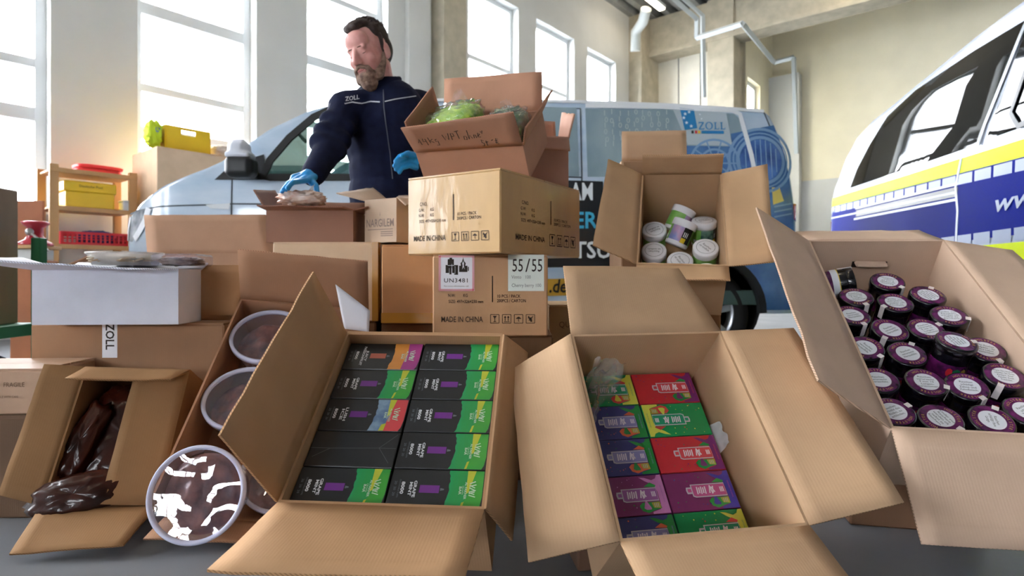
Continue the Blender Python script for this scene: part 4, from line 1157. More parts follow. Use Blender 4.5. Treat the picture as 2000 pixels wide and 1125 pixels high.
# ------------------------------------------------------------------ vans
def interp(tab, s):
    for (a, za), (b, zb) in zip(tab, tab[1:]):
        if s <= b: return za + (zb - za) * max(0, (s - a)) / max(1e-9, b - a)
    return tab[-1][1]
def inside(poly, x, y):
    c = False
    for i in range(len(poly)):
        x0, y0 = poly[i]; x1, y1 = poly[i - 1]
        if (y0 > y) != (y1 > y) and x < (x1 - x0) * (y - y0) / (y1 - y0) + x0: c = not c
    return c
class Van:
    """side coordinates: s metres from the tail towards the nose, z height; local frame x = towards nose, y = outwards from the seen side"""
    def __init__(v, M, top, W, length, belt, rear_round, front_round, dx=1):
        v.dx = dx
        v.M, v.top, v.W, v.len, v.belt, v.rr, v.fr = M, top, W, length, belt, rear_round, front_round
    def inset(v, s, z):
        q = .012 * ((z - .85) / .45) ** 2 if z < v.belt else .012 + (z - v.belt) * .13 + .28 * max(0, z - v.belt - .44) ** 1.6
        if s < v.rr: q += .45 * v.rr * (1 - math.sqrt(max(0, 1 - ((v.rr - s) / v.rr) ** 2)))
        if s > v.len - v.fr: q += .62 * v.fr * (1 - math.sqrt(max(0.0, 1 - min(1, ((s - v.len + v.fr) / v.fr)) ** 2 * .98)))
        return q
    def S(v, s, z, off=0.0, side=1):
        y = -v.inset(s, z) + off
        return Vector((v.dx * s, y if side == 1 else -2 * v.W - y, z))
    def patch(v, name, poly, m, parent, off=.003, step=.07, th=0.0, side=1):
        """panel of given outline lying on the flank"""
        xs = [p[0] for p in poly]; zs = [p[1] for p in poly]
        pts = []
        for (a, b) in zip(poly, poly[1:] + poly[:1]):
            n = max(1, int(math.dist(a, b) / step))
            pts += [(a[0] + (b[0] - a[0]) * k / n, a[1] + (b[1] - a[1]) * k / n) for k in range(n)]
        nb = len(pts)
        x = min(xs) + step / 2
        while x < max(xs):
            z = min(zs) + step / 2
            while z < max(zs):
                if inside(poly, x, z): pts.append((x, z))
                z += step
            x += step
        r = delaunay_2d_cdt([Vector(p) for p in pts], [(i, (i + 1) % nb) for i in range(nb)], [], 1, 1e-5)
        mb = MB()
        fs = [f for f in r[2]]
        mb.add([v.S(p.x, p.y, off, side) for p in r[0]], [tuple(f) for f in fs], 0, True)
        o = mb.build(name, m, parent)
        # face outwards
        me = o.data
        if me.polygons:
            nn = sum((Vector(p.normal) * p.area for p in me.polygons), Vector())
            if nn.y * side < 0: me.flip_normals()
        return o
    def ribbon(v, name, pts, width, m, parent, off=.004, closed=False, th=.004, side=1):
        """raised bead along the flank: lines, seals, mouldings"""
        P2 = []
        seq = pts + ([pts[0]] if closed else [])
        for a, b in zip(seq, seq[1:]):
            n = max(1, int(math.dist(a, b) / .05))
            P2 += [(a[0] + (b[0] - a[0]) * k / n, a[1] + (b[1] - a[1]) * k / n) for k in range(n)]
        if not closed: P2.append(seq[-1])
        n = len(P2); vs = []
        for i, p in enumerate(P2):
            a = P2[(i - 1) % n] if (closed or i > 0) else p; b = P2[(i + 1) % n] if (closed or i < n - 1) else p
            dx, dz = b[0] - a[0], b[1] - a[1]; L = math.hypot(dx, dz) or 1
            nx, nz = -dz / L * width / 2, dx / L * width / 2
            for k, o_ in ((-1, off - th), (-1, off), (1, off), (1, off - th)):
                vs.append(v.S(p[0] + nx * k, p[1] + nz * k, o_, side))
        mb = MB(); m_ = n if closed else n - 1
        mb.add(vs, [(4*i+j, 4*((i+1) % n)+j, 4*((i+1) % n)+j+1, 4*i+j+1) for i in range(m_) for j in range(3)], 0)
        return mb.build(name, m, parent, fix=True)
    def text(v, mb, s, size, cx, cz, width=None, mi=0, off=.006, rev=1, bold=0, shear=0, rot=0, spacing=1.0):
        """lettering on the flank; rev=-1 when the nose points left in the picture"""
        R = rz(rot)
        def fn(q): return v.S(cx + rev * q.x, cz + q.y, off)
        put_text(mb, s, size, R, mi, width=width, bold=bold, shear=shear, fn=fn, spacing=spacing)
    def body(v, name, m, parent, holes, n=150, nz=44, holes_far=None, zb=.34, screen=None):
        ss = [v.len * .5 * (1 - math.cos(math.pi * i / n)) for i in range(n + 1)]
        ss = [.35 * a + .65 * (v.len * i / n) for i, a in enumerate(ss)]
        mb = MB(); grid = []
        NR = 7
        for s in ss:
            zt = v.top(s); ze = zt - .05
            col = []
            for j in range(nz + 1): 
                z = zb + (ze - zb) * j / nz
                col.append(v.S(s, z))
            ye = col[-1].y
            for j in range(1, NR + 1):
                a = j / NR
                y = ye + (-v.W - ye) * a
                col.append(Vector((v.dx * s, y, ze + .05 * math.sin(min(1, a * 2.2) * math.pi / 2) + .03 * math.sin(a * math.pi / 2))))
            grid.append(col)
        m_ = nz + NR + 1
        for side in (1, -1):
            hs = holes if side == 1 else (holes_far if holes_far is not None else holes)
            vs = [(p.x, p.y if side == 1 else -2 * v.W - p.y, p.z) for col in grid for p in col]
            fs = []
            for i in range(n):
                for j in range(m_ - 1):
                    if j < nz:
                        s = (ss[i] + ss[i + 1]) / 2; z = (grid[i][j].z + grid[i][j + 1].z + grid[i+1][j].z + grid[i+1][j+1].z) / 4
                        if any(inside(h, s, z) for h in hs): continue
                    elif screen and j > nz and screen[0] < (ss[i] + ss[i + 1]) / 2 < screen[1]: continue
                    f = (i*m_+j, (i+1)*m_+j, (i+1)*m_+j+1, i*m_+j+1)
                    fs.append(f[::-1] if side == 1 else f)
            mb.add(vs, fs, 0, True)
        # tail and nose
        for k in (0, n):
            col = grid[k]; ring = [(p.x, p.y, p.z) for p in col] + [(p.x, -2 * v.W - p.y, p.z) for p in col[::-1][1:]]
            mb.add(ring, [tuple(range(len(ring))) if k else tuple(range(len(ring)))[::-1]], 0)
        return mb.build(name, m, parent)
def circle(cx, cy, r, n=28, a0=0, a1=360, ry_=None):
    return [(cx + r * math.cos(math.radians(a0 + (a1 - a0) * k / n)), cy + (ry_ or r) * math.sin(math.radians(a0 + (a1 - a0) * k / n))) for k in range(n if a1 - a0 == 360 else n + 1)]
def wheel(parent, c, r, name='wheel'):
    """c: hub centre in van frame, axle along y, outer face towards +y"""
    M = T(*c) @ rx(-90)
    m_t = mat('black_tyre_rubber', (26, 26, 28), rough=.85); m_al = mat('silver_wheel_alloy', (176, 180, 186), rough=.3, metal=.8)
    mb = MB(); mb.lathe([(r * .64, -.2), (r * .95, -.2), (r, -.17), (r, -.05), (r * .96, -.01), (r * .80, .004), (r * .65, -.01)], 48, 0, M)
    w_ = mb.build(name, m_t, parent)
    mb = MB(); mb.lathe([(r * .65, -.01), (r * .62, -.012), (r * .60, -.06), (r * .58, -.09)], 48, 0, M); mb.lathe([(.001, -.03), (r * .16, -.03), (r * .2, -.045)], 24, 0, M)
    for k in range(7):
        mb.box((-.022, 0, -.06), (.022, r * .62, -.03), 0, M @ rz(k * 360 / 7))
    mb.build('wheel_rim', m_al, w_)

KV = 4.1 / FPX
def A_(px, py): return ((1570 - px) * KV, CAM_H + (HOR - py) * KV)
topA = [(0, .86), (.03, 1.10), (.07, 1.35), (.14, 1.63), (.21, 1.79), (.27, 1.83), (.463, 1.845), (.96, 1.872), (1.57, 1.895), (2.03, 1.90), (2.745, 1.90), (3.25, 1.885), (3.458, 1.83), (3.743, 1.687), (4.064, 1.456), (4.17, 1.405), (4.49, 1.283), (4.706, 1.160), (4.83, 1.04), (4.89, .84), (4.94, .60)]
MVA = frame((1570 * 0 + (1570 - 1000) * KV, 4.1, 0), Vector((-1, 0, 0)), Vector((0, -1, 0)), UP)
VA = Van(MVA, lambda s: interp(topA, s), .93, 4.94, 1.30, .28, .75)
vanA = thing('van', 'pale blue picture wrapped van parked sideways behind the boxes', 'van', MVA)
m_bodyA = mat('pale_blue_wrap', (196, 210, 224), rough=.25, coat=.6, coat_rough=.06, rgb2=(168, 190, 212), vscale=2.2, stretch=(1, 1, 3))
m_rub = mat('black_rubber', (20, 22, 24), rough=.6)
m_blackp = mat('black_plastic', (28, 30, 33), rough=.4)
drv = [A_(*p) for p in ((512, 346), (524, 312), (560, 266), (606, 224), (648, 203), (690, 196), (790, 194), (800, 346))]
arch = circle(*A_(1380, 612), .40, 30); archf = circle(*A_(535, 612), .40, 30)
VA.body('body', m_bodyA, vanA, [drv, arch, archf], screen=(3.48, 4.07))
m_carglass = film_mat('green_tinted_car_glass', (.78, .92, .87), haze=.05, haze_rgb=(150, 200, 180), rough=.01)
for side in (1, -1):
    VA.ribbon('window_seal', drv, .05, m_rub, vanA, off=.008, th=.02, closed=True, side=side)
    VA.patch('side_window', drv, m_carglass, vanA, off=-.004, side=side)
# windscreen
mb = MB()
n = 10; vs = []
for i in range(n + 1):
    s = 3.47 + (4.08 - 3.47) * i / n; ze = VA.top(s) - .05; ye = -VA.inset(s, ze) - .02
    for k in range(5):
        a = (0, .5, 1, .5, 0)[k]; y = ye + (-VA.W - ye) * a
        vs.append((s, y if k < 3 else -2 * VA.W - y, ze + .05 * math.sin(min(1, a * 2.2) * math.pi / 2) + .03 * math.sin(a * math.pi / 2) - .004))
mb.add(vs, [(i*5+j, i*5+j+1, (i+1)*5+j+1, (i+1)*5+j) for i in range(n) for j in range(4)], 0, True)
mb.build('windscreen', m_carglass, vanA)
# cab interior that shows through the window
m_int = mat('dark_green_grey_interior', (70, 92, 88), rough=.7)
def seat(name, s, y):
    mb = MB(); mb.bbox((s - .25, y - .24, .72), (s + .25, y + .24, .92), .05); mb.bbox((s - .34, y - .23, .9), (s - .18, y + .23, 1.42), .05); mb.bbox((s - .36, y - .13, 1.44), (s - .24, y + .13, 1.66), .04)
    mb.build(name, m_int, vanA)
seat('seat', 3.05, -.45); seat('seat', 3.05, -1.40)
mb = MB(); mb.bbox((3.55, -1.8, .8), (4.1, -.08, 1.33), .06); mb.bbox((3.5, -.75, 1.25), (3.85, -.2, 1.42), .05); mb.build('dashboard', m_int, vanA)
mb = MB(); M = T(3.44, -.46, 1.32) @ ry(-62)
mb.tube([M @ Vector((.19 * math.cos(a), .19 * math.sin(a), 0)) for a in [2*math.pi*k/28 for k in range(29)]], .017, 8); mb.tube([M @ Vector((-.18, 0, 0)), M @ Vector((.18, 0, 0))], .02, 6); mb.build('steering_wheel', m_rub, vanA)
mb = MB(); mb.box((.3, -1.80, .4), (3.9, -.06, .5)); mb.build('cab_floor', m_int, vanA)
mb = MB(); mb.box((2.62, -1.75, .5), (2.66, -.12, 1.72)); mb.build('cargo_bulkhead', m_int, vanA)
mb = MB(); mb.tube([VA.S(3.72, 1.55, -.05), VA.S(3.66, 1.60, -.06), VA.S(3.56, 1.62, -.06), VA.S(3.50, 1.56, -.05)], .014, 6); mb.build('grab_handle', m_int, vanA)
# mirror
c = VA.S(*A_(487, 318), .14)
mb = MB(); mb.bbox((c.x - .10, c.y - .06, c.z - .13), (c.x + .09, c.y + .09, c.z + .02), .03); mb.capsule(VA.S(*A_(500, 342), 0), (c.x, c.y - .02, c.z - .09), .03, .03)
mir = remesh(mb, 'wing_mirror', m_blackp, .010, 8, vanA)
mb = MB(); mb.bbox((c.x - .065, c.y - .045, c.z + .0), (c.x + .085, c.y + .075, c.z + .135), .04); mb.prism([(c.x - .08, c.y - .05), (c.x + .085, c.y - .05), (c.x + .085, c.y + .08), (c.x - .08, c.y + .08)], c.z, c.z + .04); remesh(mb, 'mirror_cap', mat('pale_mirror_cap', (206, 212, 224), rough=.3, coat=.4), .010, 8, mir)
VA.patch('mirror_triangle', [A_(*p) for p in ((418, 351), (452, 318), (512, 300), (520, 351))], m_blackp, vanA, off=.006)
# headlight
VA.patch('headlight', [A_(*p) for p in ((203, 466), (208, 440), (220, 418), (240, 406), (277, 404), (266, 430), (247, 456), (226, 470))], mat('headlight_housing', (86, 94, 104), rough=.15, coat=.8, rgb2=(190, 196, 204), vscale=9), vanA, off=.006)
VA.ribbon('headlight_trim', [A_(*p) for p in ((278, 404), (268, 430), (250, 452), (236, 464))], .05, mat('white_lamp_trim', (232, 236, 242), rough=.2), vanA, off=.012)
VA.ribbon('headlight_trim', [A_(*p) for p in ((203, 466), (208, 440), (220, 418))], .03, MATS['white_lamp_trim'], vanA, off=.012)
# panel gaps, side indicator, handles
m_gap = mat('dark_panel_gap', (62, 70, 80), rough=.8)
for pts_ in (((452, 350), (452, 560)), ((214, 412), (300, 402), (420, 400), (452, 398)), ((452, 398), (795, 400)), ((1060, 204), (1136, 206), (1137, 400), (1137, 585)), ((1058, 344), (1137, 346)), ((795, 345), (795, 585)), ((1500, 212), (1532, 300), (1552, 395))):
    VA.ribbon('panel_gap', [A_(*p) for p in pts_], .010, m_gap, vanA, off=.002)
VA.patch('side_indicator', [A_(*p) for p in ((402, 400), (450, 397), (448, 409), (412, 407))], mat('silver_indicator', (200, 206, 212), rough=.2), vanA, off=.008)
VA.ribbon('roof_gutter', [A_(*p) for p in ((640, 189), (800, 188), (1000, 189), (1140, 192), (1300, 198), (1440, 207), (1500, 212))], .022, mat('white_trim_bead', (222, 226, 230), rough=.3), vanA, off=.012, th=.02)
# rear side windows under the picture film
m_wrapglass = mat('grey_blue_printed_glass', (148, 166, 172), rough=.15, coat=.5, rgb2=(118, 140, 152), vscale=3.5, stretch=(1, 1, .5))
VA.patch('printed_window', [A_(*p) for p in ((820, 202), (1128, 204), (1131, 344), (820, 344))], m_wrapglass, vanA, off=.004)
VA.patch('printed_window', [A_(*p) for p in ((1146, 206), (1300, 208), (1440, 217), (1450, 225), (1466, 330), (1458, 345), (1148, 345))], m_wrapglass, vanA, off=.004)
VA.ribbon('window_bead', [A_(*p) for p in ((1146, 200), (1300, 203), (1438, 211), (1452, 218), (1470, 300), (1476, 345))], .03, MATS['white_trim_bead'], vanA, off=.010)
# digits strewn over the window film
mb = MB(); rr = random.Random(12)
for r_ in range(6):
    for c_ in range(9):
        mb = MB(); VA.text(mb, rr.choice('01'), .055, A_(1185 + c_ * 15 + rr.uniform(-3, 3), 0)[0], A_(0, 216 + r_ * 13 + rr.uniform(-3, 3))[1], off=.0065, rev=-1); mb.build('digit_print', mat('pale_digit_print', (172, 184, 186), rough=.3), vanA)
# blue picture of a drum and a safe wheel at the rear quarter
m_blue1 = mat('mid_blue_wrap_print', (82, 122, 172), rough=.25, coat=.5, rgb2=(54, 92, 146), vscale=5)
m_blue2 = mat('pale_blue_line_print', (122, 156, 194), rough=.25, coat=.5)
m_blue3 = mat('deep_blue_wrap_print', (40, 70, 126), rough=.25, coat=.5, rgb2=(84, 124, 190), vscale=7)
VA.patch('picture_wrap', [A_(*p) for p in ((1340, 430), (1340, 282), (1432, 284), (1432, 258), (1519, 240), (1540, 300), (1556, 400), (1560, 480), (1566, 606), (1490, 606), (1476, 560), (1440, 520), (1340, 500))], m_blue1, vanA, off=.0055, step=.06)
for r_, w_ in ((.225, .02), (.195, .010), (.165, .022)): VA.ribbon('drum_ring', circle(*A_(1489, 312), r_, 36), w_, m_blue2, vanA, off=.0085, closed=True, th=.003)
VA.patch('drum_window', circle(*A_(1489, 312), .15, 28), m_blue3, vanA, off=.0075)
for k in range(7):
    q = .15 * math.sin(math.acos(max(-1, min(1, (k - 3) / 3.6))))
    cx, cz = A_(1489, 312); VA.ribbon('drum_slat', [(cx + (k - 3) * .036, cz - q), (cx + (k - 3) * .036, cz + q)], .006, m_blue2, vanA, off=.0095, th=.002)
cx, cz = A_(1398, 318)
for r_ in (.17, .10): VA.ribbon('safe_wheel_ring', circle(cx, cz, r_, 32), .016, m_blue2, vanA, off=.0085, closed=True, th=.003)
for k in range(10):
    a = math.radians(36 * k); VA.ribbon('safe_wheel_spoke', [(cx, cz), (cx + .165 * math.cos(a), cz + .165 * math.sin(a))], .010, m_blue2, vanA, off=.008, th=.003)
VA.patch('gold_bar_print', [A_(*p) for p in ((1508, 366), (1524, 366), (1533, 392), (1510, 400))], mat('gold_bar_yellow', (228, 204, 110), rough=.3), vanA, off=.0085)
for y in (404, 414, 424): VA.ribbon('ledge_print', [A_(1512, y), A_(1552, y - 8)], .010, m_blue2, vanA, off=.0085, th=.003)
# customs sign on the window
VA.patch('sign_panel', [A_(*p) for p in ((1318, 204), (1425, 216), (1434, 283), (1346, 280))], mat('pale_grey_sign_print', (176, 188, 196), rough=.25, coat=.4), vanA, off=.0075)
VA.patch('flag_print', [A_(*p) for p in ((1333, 205), (1361, 209), (1366, 247), (1341, 251))], mat('sign_blue', (44, 124, 180), rough=.3), vanA, off=.010)
m_wp = mat('white_sign_print', (226, 232, 236), rough=.3)
mb = MB()
for px, py in ((1351, 214), (1343, 218), (1340, 226), (1345, 236), (1354, 243), (1372, 219), (1375, 228)):
    cx, cz = A_(px, py); q = .014 if px < 1365 else .007
    pts_ = [(cx + q * (1 if k % 2 == 0 else .42) * math.sin(k * math.pi / 5), cz + q * (1 if k % 2 == 0 else .42) * math.cos(k * math.pi / 5)) for k in range(10)]
    mb.add([VA.S(x, z, .013) for x, z in pts_] + [VA.S(cx, cz, .013)], [(10, k, (k + 1) % 10) for k in range(10)])
mb.build('star_print', m_wp, vanA)
mb = MB()
GL_ = {'Z': [((0, 1), (.8, 1), .16), ((.72, .95), (.08, .05), .2), ((0, 0), (.85, 0), .16), ((.02, 1), (.02, .8), .08), ((.83, 0), (.83, .22), .08)],
       'L': [((.2, 0), (.2, 1), .2), ((0, 1), (.42, 1), .09), ((0, 0), (.75, 0), .12), ((.75, 0), (.75, .25), .08)]}
x0, z0 = A_(1369, 249); hh = .048
def stroke(a, b, wd):
    a, b = Vector((a[0], a[1], 0)), Vector((b[0], b[1], 0)); d = (b - a).normalized(); n_ = Vector((-d.y, d.x, 0)) * wd / 2
    mb.add([VA.S(x0 - q.x * hh * .92 - adv, z0 + q.y * hh, .012) for q in (a - n_, b - n_, b + n_, a + n_)], [(0, 1, 2, 3)])
adv = 0
for ch in 'ZOLL':
    if ch == 'O':
        cc = [(.5 + .5 * math.cos(2*math.pi*k/16), .5 + .54 * math.sin(2*math.pi*k/16)) for k in range(17)]
        for k in range(16): stroke(cc[k], cc[k+1], .10 + .10 * abs(math.cos(2*math.pi*(k+.5)/16)))
        adv += 1.2 * hh
    else:
        for st in GL_[ch]: stroke(*st)
        adv += (1.05 if ch == 'Z' else .9) * hh
mb.build('sign_lettering', MATS['sign_blue'], vanA)['label'] = 'blue ZOLL lettering'
for px, nm, col_ in ((1354, 'black', (30, 30, 34)), (1361, 'red', (200, 50, 56)), (1367, 'yellow', (226, 190, 60))):
    VA.patch('flag_bar', [A_(*p) for p in ((px, 252), (px + 4.5, 252), (px + 4.5, 258), (px, 258))], mat('flag_' + nm, col_, rough=.3), vanA, off=.011)
VA.patch('sign_bar', [A_(*p) for p in ((1374, 252), (1418, 252.5), (1418, 258.5), (1374, 258))], MATS['sign_blue'], vanA, off=.011)
# black lettering blocks on the door
m_bk = mat('black_wrap_print', (26, 30, 34), rough=.3, coat=.4)
VA.patch('black_panel', [A_(*p) for p in ((1040, 350), (1178, 354), (1179, 398), (1215, 402), (1220, 522), (1040, 522))], m_bk, vanA, off=.005)
mb = MB()
VA.text(mb, 'AM', .17, *A_(1137, 376), width=44 * KV, off=.009, rev=-1, bold=.02)
mb.build('door_lettering', m_wp, vanA); mb = MB()
VA.text(mb, 'TSU', .16, *A_(1157, 490), width=72 * KV, off=.009, rev=-1, bold=.02)
mb.build('door_lettering', m_wp, vanA)
mb = MB(); VA.text(mb, 'ERI', .16, *A_(1148, 432), width=52 * KV, off=.009, rev=-1, bold=.02); mb.build('door_lettering', mat('cyan_wrap_print', (70, 178, 216), rough=.3), vanA)
VA.patch('yellow_panel', [A_(*p) for p in ((1000, 546), (1110, 544), (1110, 577), (1000, 580))], mat('ochre_wrap_print', (206, 160, 60), rough=.3), vanA, off=.005)
mb = MB(); VA.text(mb, '.de', .13, *A_(1089, 560), width=34 * KV, off=.009, rev=-1, bold=.02, shear=.15); mb.build('door_lettering', m_bk, vanA)
# tail lamp, bumper, wheels, arches
VA.patch('tail_lamp', [A_(*p) for p in ((1555, 396), (1566, 396), (1570, 430), (1557, 430))], mat('red_tail_lamp', (190, 30, 34), rough=.15, coat=.6), vanA, off=.012)
for px in (1380, 535): VA.ribbon('wheel_arch_lip', circle(*A_(px, 612), .40, 20, 0, 180), .05, m_rub, vanA, off=.006, th=.05)
m_well = mat('black_wheel_well', (14, 14, 16), rough=.95)
for px in (1380, 535):
    c = A_(px, 614)
    mb = MB(); M = T(c[0], -.35, .42) @ rx(-90); mb.lathe([(.40, .30), (.40, 0), (.001, 0)], 32, 0, M); mb.build('wheel_well', m_well, vanA)
    wheel(vanA, (c[0], -.06, .333), .333); wheel(vanA, (c[0], -1.60, .333), .333)

# ------------------------------------------------------------------ customs van at the right, dark glass, blue and yellow bands
uB = Vector((-.325, -1.29, 0)).normalized(); R0 = Vector((3.11, 5.54, 0)) - uB * .55; nB = Vector((uB.y, -uB.x, 0))
MVB = frame(R0, -uB, -nB if (-nB).x < 0 else nB, UP)   # x runs from nose to tail here
outB = MVB.to_3x3() @ Vector((0, 1, 0))
def B_(px, py):
    d = Vector(((px - 1000) / FPX, 1, (HOR - py) / FPX)); n_ = outB
    t = (R0 - Vector((0, 0, CAM_H))).dot(n_) / d.dot(n_); q = Vector((0, 0, CAM_H)) + d * t
    l = MVB.inverted() @ q
    return (-l.x, l.z)
topB = [(max(0.0, a), b + .06) for a, b in (B_(*p) for p in ((1612, 440), (1622, 385), (1639, 311), (1657, 271), (1680, 240), (1716, 210)))]
topB[0] = (0.0, topB[0][1] - .1)
topB += [(topB[-1][0] + .45, 2.01), (2.75, 2.04), (3.75, 2.03), (4.05, 1.94), (4.61, 1.5), (5.05, 1.28), (5.30, 1.12), (5.41, .9), (5.45, .6)]
VB = Van(MVB, lambda s: interp(topB, s), .93, 5.45, 1.36, .22, .6, dx=-1)
vanB = thing('van', 'white van with blue and yellow bands and black windows, at the right edge', 'van', MVB)
m_bodyB = mat('white_van_paint', (176, 184, 198), rough=.25, coat=.4, coat_rough=.04)
VB.body('body', m_bodyB, vanB, [circle(1.25, .36, .4, 24), circle(4.35, .36, .4, 24)], n=120, nz=36)
m_dglass = mat('black_privacy_glass', (6, 8, 8), rough=.01, spec=.16)
winB = [B_(*p) for p in ((1657, 367), (1666, 330), (1684, 285), (1712, 228), (1760, 178), (1868, 103), (1974, 38), (1966, 60), (1938, 165), (1907, 281), (1800, 318))]
VB.patch('side_window', winB, m_dglass, vanB, off=.004)
b1 = B_(1975, 40)[0]; b2 = B_(1911, 280)[0]
top2 = B_(1974, 38)[1]
win2 = [(b2 + .06, B_(1909, 279)[1]), (b1 + .02, top2 + .01), (3.85, top2), (3.85, B_(1909, 279)[1] - .02)]
VB.patch('side_window', win2, m_dglass, vanB, off=.004)
VB.ribbon('window_pillar', [B_(1972, 46), B_(1940, 165), B_(1908, 284)], .03, mat('grey_pillar_trim', (120, 126, 132), rough=.3), vanB, off=.010)
sl = [B_(1998, 75), B_(1980, 130), B_(1966, 215), B_(1970, 229), B_(1998, 229)]
VB.ribbon('sliding_pane_frame', [(3.5, sl[0][1] + .02)] + [(b1 + .12, sl[0][1] + .02), (b1 - .02, sl[2][1] - .02), (b1 + .05, sl[3][1] - .06), (3.5, sl[3][1] - .06)], .028, m_blackp, vanB, off=.012)
zy = (B_(1650, 378)[1] + B_(1990, 268)[1]) / 2
zA, zB = B_(1660, 376)[1], B_(1995, 272)[1]
m_yel = mat('fluorescent_yellow_band', (196, 212, 0), rough=.5, spec=.12)
m_blu = mat('deep_blue_band', (2, 22, 118), rough=.6, spec=.05)
m_gry = mat('silver_reflective_block', (138, 148, 170), rough=.45, metal=.1)
def lin(s): # upper edge of the yellow band along the flank
    s0, s1 = B_(1660, 376)[0], B_(1995, 272)[0]
    return zA + (zB - zA) * (s - s0) / (s1 - s0)
s_end = 4.7
VB.patch('yellow_band', [(.02, lin(.02)), (s_end, lin(s_end)), (s_end, lin(s_end) - .085), (.02, lin(.02) - .085)], m_yel, vanB, off=.004, step=.12)
VB.patch('blue_band', [(.03, lin(0) - .087), (.22, lin(.2) - .087), (s_end, lin(s_end) - .087), (s_end, .80), (.03, .80)], m_blu, vanB, off=.004, step=.12)
k = 0; s = .10
while s < s_end - .2:
    for (za, zb_) in ((lin(s) - .092, lin(s) - .150), (.835, .772)):
        VB.patch('reflective_block', [(s, za), (s + .165, za + (lin(s + .165) - lin(s) if za > .9 else 0)), (s + .165, zb_ + (lin(s + .165) - lin(s) if za > .9 else 0)), (s, zb_)], m_gry, vanB, off=.0055, step=.12)
    s += .19
VB.patch('yellow_band', [(.05, .765), (s_end, .765), (s_end, .63), (.05, .63)], m_yel, vanB, off=.004, step=.12)
# sliding door: gaps, rail slot with pale edges
m_edge = mat('pale_band_edge', (170, 178, 192), rough=.4)
sr = B_(1872, 300)[0]
VB.ribbon('door_gap', [(sr + .02, lin(sr)), (sr - .03, lin(sr) - .16), (sr - .0, lin(sr) - .30), (sr - .04, .55)], .022, m_edge, vanB, off=.007)
r0, r1 = B_(1672, 417), B_(1871, 374)
VB.ribbon('door_rail', [r0, r1], .055, m_blackp, vanB, off=.006)
VB.ribbon('rail_edge', [(r0[0] - .05, r0[1] - .045), (r1[0], r1[1] - .045)], .016, m_edge, vanB, off=.007); VB.ribbon('rail_edge', [(r0[0] - .02, r0[1] + .045), (r1[0], r1[1] + .045)], .016, m_edge, vanB, off=.007)
VB.ribbon('rail_edge', [(.1, lin(.1) - .20), (sr - .02, lin(sr) - .19)], .014, m_edge, vanB, off=.007)
mb = MB(); c = B_(2000, 388); VB.text(mb, 'www.', .125, c[0] + .02, c[1], width=.52, off=.008, rev=1, bold=.015, shear=.25); mb.build('side_lettering', m_gry, vanB)
VB.patch('tail_lamp', [(.0, .82), (.05, .82), (.06, 1.16), (.0, 1.16)], mat('red_orange_tail_lamp', (200, 66, 40), rough=.15, coat=.6), vanB, off=.012)
c = VB.S(1.8, 1.95, -.5)
mb = MB(); mb.tube([(c.x, c.y, 1.96), (c.x + .10, c.y, 2.16)], [.008, .004], 6); mb.build('roof_aerial', m_blackp, vanB)
for s in (1.25, 4.35):
    mb = MB(); M = T(-s, -.35, .42) @ rx(-90); mb.lathe([(.40, .30), (.40, 0), (.001, 0)], 32, 0, M); mb.build('wheel_well', m_well, vanB)
    wheel(vanB, (-s, -.06, .333), .333); wheel(vanB, (-s, -1.60, .333), .333)
# ------------------------------------------------------------------ the man
m_skin = mat('skin', (214, 160, 150), rough=.5, var=.08, vscale=20, rgb2=(200, 136, 128))
m_jacket = mat('navy_fleece', (20, 26, 50), rough=.9, spec=.2, var=.2, vscale=30, bump=.25, bscale=22)
m_trous = mat('navy_trousers', (22, 30, 52), rough=.85, var=.15, vscale=20)
m_glove = mat('bright_blue_nitrile', (34, 150, 222), rough=.35, bump=.15, bscale=90)
m_hair = mat('dark_brown_hair', (52, 40, 36), rough=.75, var=.3, vscale=60, bump=.6, bscale=120)
m_beard = mat('greying_brown_beard', (150, 122, 104), rough=.85, rgb2=(88, 66, 56), vscale=60, bump=.7, bscale=140)
DM = 2.5
def J(px, py, d=DM): return P(px, py, d)
head_c = J(721, 103, 2.44)
MHd = T(*head_c) @ ry(-9) @ rz(-27) @ rx(17)
SK = {   # skeleton: joint -> point
    'neck': J(748, 178, 2.50), 'chest': J(752, 245, 2.53), 'belly': J(756, 330, 2.53), 'hips': J(757, 405, 2.54),
    'rsho': J(676, 212, 2.45), 'relb': J(645, 287, 2.31), 'rwri': J(614, 338, 2.18),
    'lsho': J(818, 208, 2.60), 'lelb': J(852, 296, 2.52), 'lwri': J(826, 322, 2.36),
    'rhip': J(735, 425, 2.52), 'rkne': Vector((-.60, 2.50, .47)), 'rank': Vector((-.60, 2.56, .09)),
    'lhip': J(780, 425, 2.58), 'lkne': Vector((-.47, 2.58, .47)), 'lank': Vector((-.45, 2.64, .09))}
def hand(mb, wrist, knuck, up, tips, thumb, r, M=None):
    """palm from wrist to the knuckle row, four fingers of two segments, thumb from the palm's side"""
    wrist, knuck = Vector(wrist), Vector(knuck); f = (knuck - wrist); side = f.cross(Vector(up)).normalized()
    mb.capsule(wrist, wrist.lerp(knuck, .4), r * 2.6, r * 2.9)
    for k in range(4):
        o_ = (1.5 - k) * .0195
        kn = knuck + side * o_ - f.normalized() * (.004 * abs(k - 1.2))
        mb.capsule(wrist + side * o_ * .55 + f * .15, kn, r * 1.75, r * 1.3)
        mid, tip = tips[k]
        mb.capsule(kn, mid, r * 1.15, r * 1.02); mb.capsule(mid, tip, r * 1.02, r * .85)
    b0, b1, b2 = [Vector(q) for q in thumb]
    mb.capsule(b0, b1, r * 1.7, r * 1.25); mb.capsule(b1, b2, r * 1.2, r * .95)
